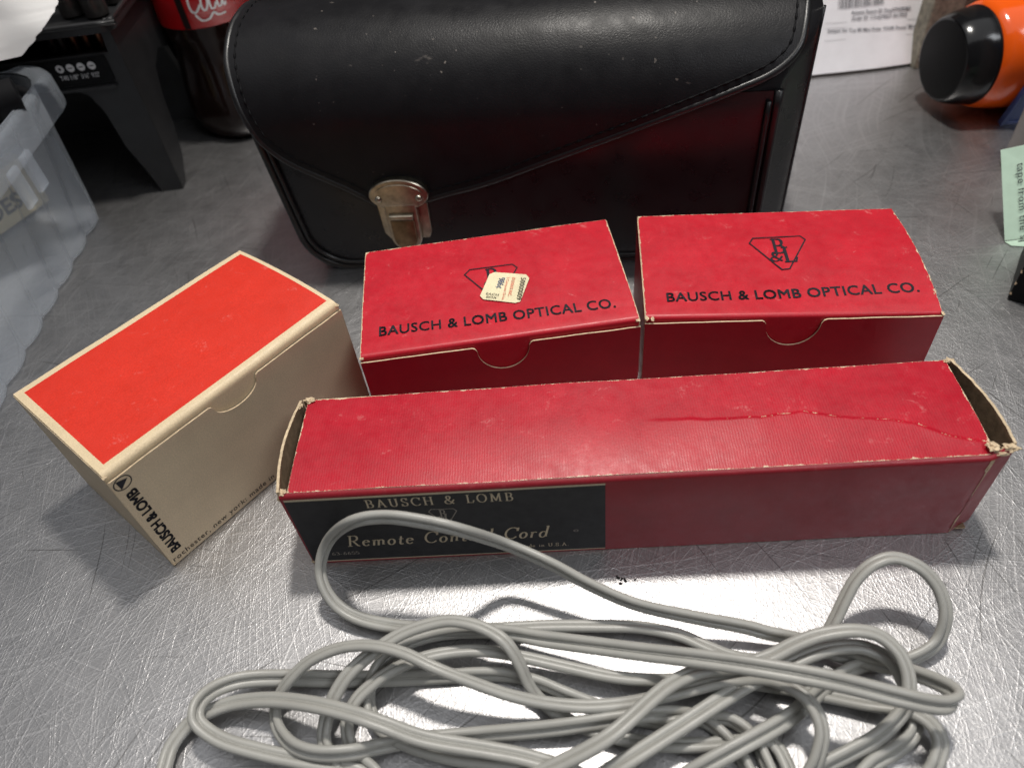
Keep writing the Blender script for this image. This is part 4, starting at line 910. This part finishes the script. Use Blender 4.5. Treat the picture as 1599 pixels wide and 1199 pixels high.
# driver bits standing in the deck: the front row and one of the second
def bit(x, y, r, h, label, seed, cut):
    T = thing('driver_bit', (x, y, .0905), 0, label, 'driver bit', 'driver bits standing in the black stand')
    lathe('shank', [(.0024, 0), (.0026, .001), (.0026, .019)], 'copper', T, 6)
    prof = [(r*.8, .0185), (r, .0195), (r, .022+h*.8), (r*.96, .022+h), (r*.72, .0215+h), (r*.70, .018+h*.85), (.0001, .018+h*.85)]
    lathe('socket', prof, 'gun', T, 24, sharp=40)
    if cut: boxmesh('drive_lug', (-.0012, -r*.98, .022+h*.2), (.0012, -r*1.06, .022+h), 'gun', T, .0003)
    return T
bit(-.2285, .478, .0070, .030, 'wide dark socket bit at the front of the stand, nearest the white paper', 1, True)
bit(-.2125, .472, .0066, .028, 'dark smooth socket bit at the front right of the stand', 2, False)
bit(-.2075, .492, .0060, .026, 'dark socket bit in the second row near the stand\'s right edge', 3, False)
for i, x in enumerate((-.2185, -.2350, -.2415, -.2480)):
    T = thing('driver_bit', (x, .474+.002*(i % 2), .0905), 0, ['copper coloured bit shank at the right end of the stand\'s window', 'brown bit shank in the middle of the stand\'s window', 'grey bit shank third from the right in the stand\'s window', 'grey bit shank at the window\'s left beside the white paper'][i], 'driver bit', 'driver bits standing in the black stand')
    lathe('shank', [(.0022, 0), (.0024, .001), (.0024, .012), (.0019, .0155)], 'copper' if i < 2 else 'gun', T, 6)

# ================================================================== cola bottle
BT = thing('cola_bottle', (-.175, .550, 0), R(0), 'dark cola bottle with a red label, behind the left end of the bag', 'bottle')
pr = [(.012, .002), (.026, .0005), (.031, .004), (.0335, .014), (.0338, .024), (.0325, .036), (.0305, .050), (.0300, .062), (.0315, .070), (.0322, .074), (.0322, .122), (.0315, .128), (.028, .142), (.020, .160), (.013, .178), (.0125, .196)]
lathe('body', pr, 'bottle', BT, 60, ripple=lambda i, t: (.045*math.sin(5*t)*math.sin(math.pi*min(max(i/8.0, 0), 1)) if i < 9 else 0))
lathe('label', [(.0327, .0800), (.0327, .122)], 'cola_red', BT, 60)
lab_ = BT.children[-1]
lathe('cap', [(.0140, .188), (.0143, .190), (.0143, .200), (.0130, .2015), (.0001, .2015)], 'cola_red', BT, 40)
def cyl(a, b, r=.03285):   # a = angle degrees from facing the camera (towards +x), b height
    t = R(-90+a+19); return Vector((r*math.cos(t), r*math.sin(t), b))
def brush(pts, wd):
    vs, fs = [], []
    sp = spline(pts, 6)
    for i, p in enumerate(sp):
        q, o_ = sp[min(i+1, len(sp)-1)], sp[max(i-1, 0)]; d = Vector((q[0]-o_[0], q[1]-o_[1])).normalized(); w_ = wd*(.4+.9*abs(d.y))
        vs += [(p[0]-d.y*w_, p[1]+d.x*w_), (p[0]+d.y*w_, p[1]-d.x*w_)]
        if i: fs.append((2*i-2, 2*i-1, 2*i+1, 2*i))
    return vs, fs
def script(strokes, sx, x0, z0, k):
    for st in strokes:
        v2, f2 = brush(st, .062)
        put('lettering', [(x0+(a+.25*b)*sx, z0+b*k) for a, b in v2], f2, lambda a, b: cyl(a, b), 'cola_white', lab_)
C1 = [(1.02, .80), (.80, 1.0), (.42, .86), (.12, .42), (.22, .04), (.58, -.04), (.98, .20)]
o1 = [(1.42, .50), (1.14, .40), (1.10, .10), (1.34, -.02), (1.58, .18), (1.56, .42), (1.36, .52)]
c1 = [(2.16, .40), (1.98, .50), (1.76, .30), (1.82, .02), (2.08, .0), (2.26, .16)]
a1 = [(2.84, .44), (2.60, .50), (2.38, .28), (2.44, .02), (2.66, .04), (2.86, .30)]
a2 = [(2.92, .52), (2.84, .14), (2.94, .0), (3.10, .10)]
script([C1, o1, c1, a1, a2], 14.0, -22, .0905, .0165)
script([[(.45, -.12), (.9, -.36), (1.5, -.34), (1.9, -.16), (2.3, -.28), (2.9, -.26)]], 14.0, -22, .0905, .0165)
put('dark_band', [(-34, .0802), (-26, .0802), (-26, .1218), (-34, .1218)], [(0, 1, 2, 3)], cyl, 'cap_grey', lab_)

# ================================================================== right: slip of paper, post, bottle, cans
PS = thing('paper_slip', (.240, .5145, .002), 0, 'white printed slip of paper standing against the back, right of the bag', 'paper')
sheet('page', lambda u, v: Vector((-.03+u*.113, -.0090+.045*v+.0008*math.sin(u*7), .0+v*.10)), 24, 16, .0003, 1, 1, ['slip', 'slip'], PS)
def FS(a, b):
    a, b = a*1.032, .0288+.875*(b-.04)
    v = b/.10; u = (a-.240+.03)/.113
    return Vector((a-.240, -.0090+.045*v+.0008*math.sin(u*7)-.0006, b+.0003))
def slip(t, x0, z0, x1, z1, h, mat='print_grey'):
    v2, f2 = font_mesh(t, .012); v2 = fit(v2, 0, 0, x1-x0, h); k = (z1-z0)/(x1-x0)
    put('lettering', [(x0+a, z0+b+k*a) for a, b in v2], f2, FS, mat, PS)
slip('Amazon Return ID: DxqdVFW8RMA', .259, .0455, .300, .0435, .0026)
slip('Order ID: 113-6270627-5017050', .2595, .0415, .2975, .0398, .0026)
slip('Jumper for Toy 80 Mini Rider 7550R Power Module 1SS', .2435, .0352, .3135, .0305, .0022)
for z0, z1 in ((.0412, .0358), (.0378, .0322), (.0295, .0262)):
    put('rule', [(.2415, z0), (.3130, z1), (.3130, z1+.00025), (.2415, z0+.00025)], [(0, 1, 2, 3)], FS, 'line_grey', PS)
rx = .2500; rng = random.Random(4)
while rx < .2800:
    wbar = rng.choice((.0003, .0006, .0009)); put('bar', [(rx, .0500), (rx+wbar, .0500), (rx+wbar, .060), (rx, .060)], [(0, 1, 2, 3)], FS, 'print_grey', PS); rx += wbar+rng.choice((.0004, .0007))
o = thing('painted_post', (.318, .503, 0), 0, 'chipped khaki painted post beside the white slip of paper', 'post')
boxmesh('upright', (.0, 0, 0), (.020, .060, .17), 'khaki', o, .002)
boxmesh('edge_strip', (-.0050, -.003, 0), (.0, .012, .17), 'khaki', o, .001)

OB = thing('orange_bottle', (.2940, .4310, .0352), 0, 'orange plastic bottle with glossy black cap, lying on its side at the right', 'bottle')
OB.scale = (.95, .95, .95)
ax = Vector((1, .06, .0)).normalized(); ctr = Vector((-.003, .008, -.0004))
lathe('cap', [(.0001, 0), (.0240, .0), (.0252, .0004), (.0262, .0016), (.0280, .0060), (.0292, .0110), (.0298, .0160), (.0300, .0200)], ['gloss_black', 'matte_black'], OB, 64, axis=ax, origin=ctr, fm=lambda i: 1 if i < 1 else 0, sharp=30)
lathe('body', [(.0285, .0195), (.0312, .0200), (.0334, .026), (.0354, .038), (.0362, .052), (.0360, .10), (.033, .14), (.02, .16)], 'orange', OB, 64, axis=ax, origin=ctr)
perp = Vector((-.10, -.55, .83)); perp = (perp-ax*perp.dot(ax)).normalized(); sdw = ax.cross(perp)
tb = [ctr+ax*a_+perp*(.0292+h_)+sdw*s_ for a_, s_, h_ in ((.006, -.004, -.0022), (.016, -.004, .0004), (.016, .004, .0004), (.006, .004, -.0022))]
mesh('cap_catch', tb+[p-perp*.003 for p in tb], [(0, 1, 2, 3), (4, 7, 6, 5), (0, 4, 5, 1), (1, 5, 6, 2), (2, 6, 7, 3), (3, 7, 4, 0)], 'gloss_black', OB, smooth=False)
lathe('seam_ring', [(.0299, .0182), (.0304, .0186), (.0304, .0196), (.0299, .0200)], 'matte_black', OB, 64, axis=ax, origin=ctr)
GC = thing('grey_can', (.3245, .362, 0), 0, 'grey painted can standing behind the mint green paper', 'can')
lathe('shell', [(.0210, .0005), (.0222, .001), (.0226, .0025), (.0222, .004), (.0212, .0055), (.0210, .12), (.0215, .122), (.020, .1235)], 'grey_can', GC, 56)
lathe('lid', [(.0195, .122), (.0195, .1250), (.0170, .1255), (.0001, .1250)], 'grey_can', GC, 56)
BC = thing('blue_panel', (.3275, .4140, .0004), 0, 'dark blue plastic panel leaning between the orange bottle and the grey can', 'panel')
BC.rotation_euler = (R(19), 0, 0)
boxmesh('sheet', (0, -.0012, .0015), (.07, .0012, .085), 'blue_can', BC, .0008)
boxmesh('rim', (-.0008, -.0024, 0), (.0022, .0018, .0865), 'blue_can', BC, .0006)
boxmesh('rim', (.0022, -.0024, 0), (.07, .0018, .0025), 'blue_can', BC, .0006)

MP = thing('mint_paper', (.2495, .297, .004), 0, 'folded mint green paper with typed words, at the right edge', 'paper')
def fold(name, pts): return mesh(name, [Vector(p) for p in pts]+[Vector(p)+Vector((.0002, .0004, -.0001)) for p in pts], [(0, 1, 2, 3), (7, 6, 5, 4), (0, 4, 5, 1), (1, 5, 6, 2), (2, 6, 7, 3), (3, 7, 4, 0)], 'mint', MP, smooth=False)
q0, q1, q2, q3 = Vector((.0185, .033, .032)), Vector((.0175, .002, -.003)), Vector((.085, -.006, .004)), Vector((.085, .026, .044))
fold('upper_leaf', [q0, q1, q2, q3])
fold('lower_leaf', [q1+Vector((0, -.0003, -.0004)), Vector((.0190, -.002, -.0036)), Vector((.085, -.022, -.0036)), q2+Vector((0, -.0003, -.0004))])
du = (q1-q0); dv = (q3-q0).normalized(); dl = du.length; du = du.normalized(); nn = du.cross(dv).normalized()
if nn.y > 0: nn = -nn
v2, f2 = font_mesh('tape from the spool', .0, spacing=1.2); v2 = fit(v2, 0, 0, .050, .0036)
put('lettering', v2, f2, lambda a, b: q0+du*(.0085+a)+dv*(.0072+b)+nn*.0006, 'ink', MP)
KB = thing('black_box', (.2445, .2560, 0), R(-38), 'black box with worn paper edges, cut off at the right edge below the mint paper', 'box')
boxmesh('carton', (0, 0, .0005), (.07, .04, .030), 'matte_black', KB, .0006)
for i, zz in enumerate((.004, .010, .017, .024, .029)): scrap('worn_edge', KB, (.0004, .0004, zz), .0007, seed=60+i, flat=(.8, .8, 1.8))
for i, xx in enumerate((.004, .009, .016)): scrap('worn_edge', KB, (xx, .0004, .0298), .0006, seed=70+i, flat=(1.8, .8, .8))

# small marks lying on the bench
sv, sf = [], []
rg = random.Random(5)
for pts in ([(.0300, .1352), (.0312, .1340), (.0322, .1343), (.0330, .1328), (.0341, .1331)], [(.0362, .1330), (.0369, .1334)], [(.0306, .1325), (.0310, .1322)]):
    for (x, y), (x2, y2) in zip(pts, pts[1:]):
        for k in range(4):
            t = k/4; b = len(sv); rr = .00012+.00034*rg.random(); cx, cy = x+(x2-x)*t+rg.uniform(-.0002, .0002), y+(y2-y)*t+rg.uniform(-.0002, .0002)
            for j in range(6):
                a = j*math.pi/3; q = rr*(.6+.8*rg.random()); sv.append((cx+q*math.cos(a), cy+q*math.sin(a), .0002+.0003*rg.random()))
            sf.append(tuple(range(b, b+6)))
o = mesh('grime_flakes', sv, sf, 'grime', None, smooth=False); tag(o, 'black grime flakes stuck to the bench just in front of the long red box', 'grime', kind='stuff')
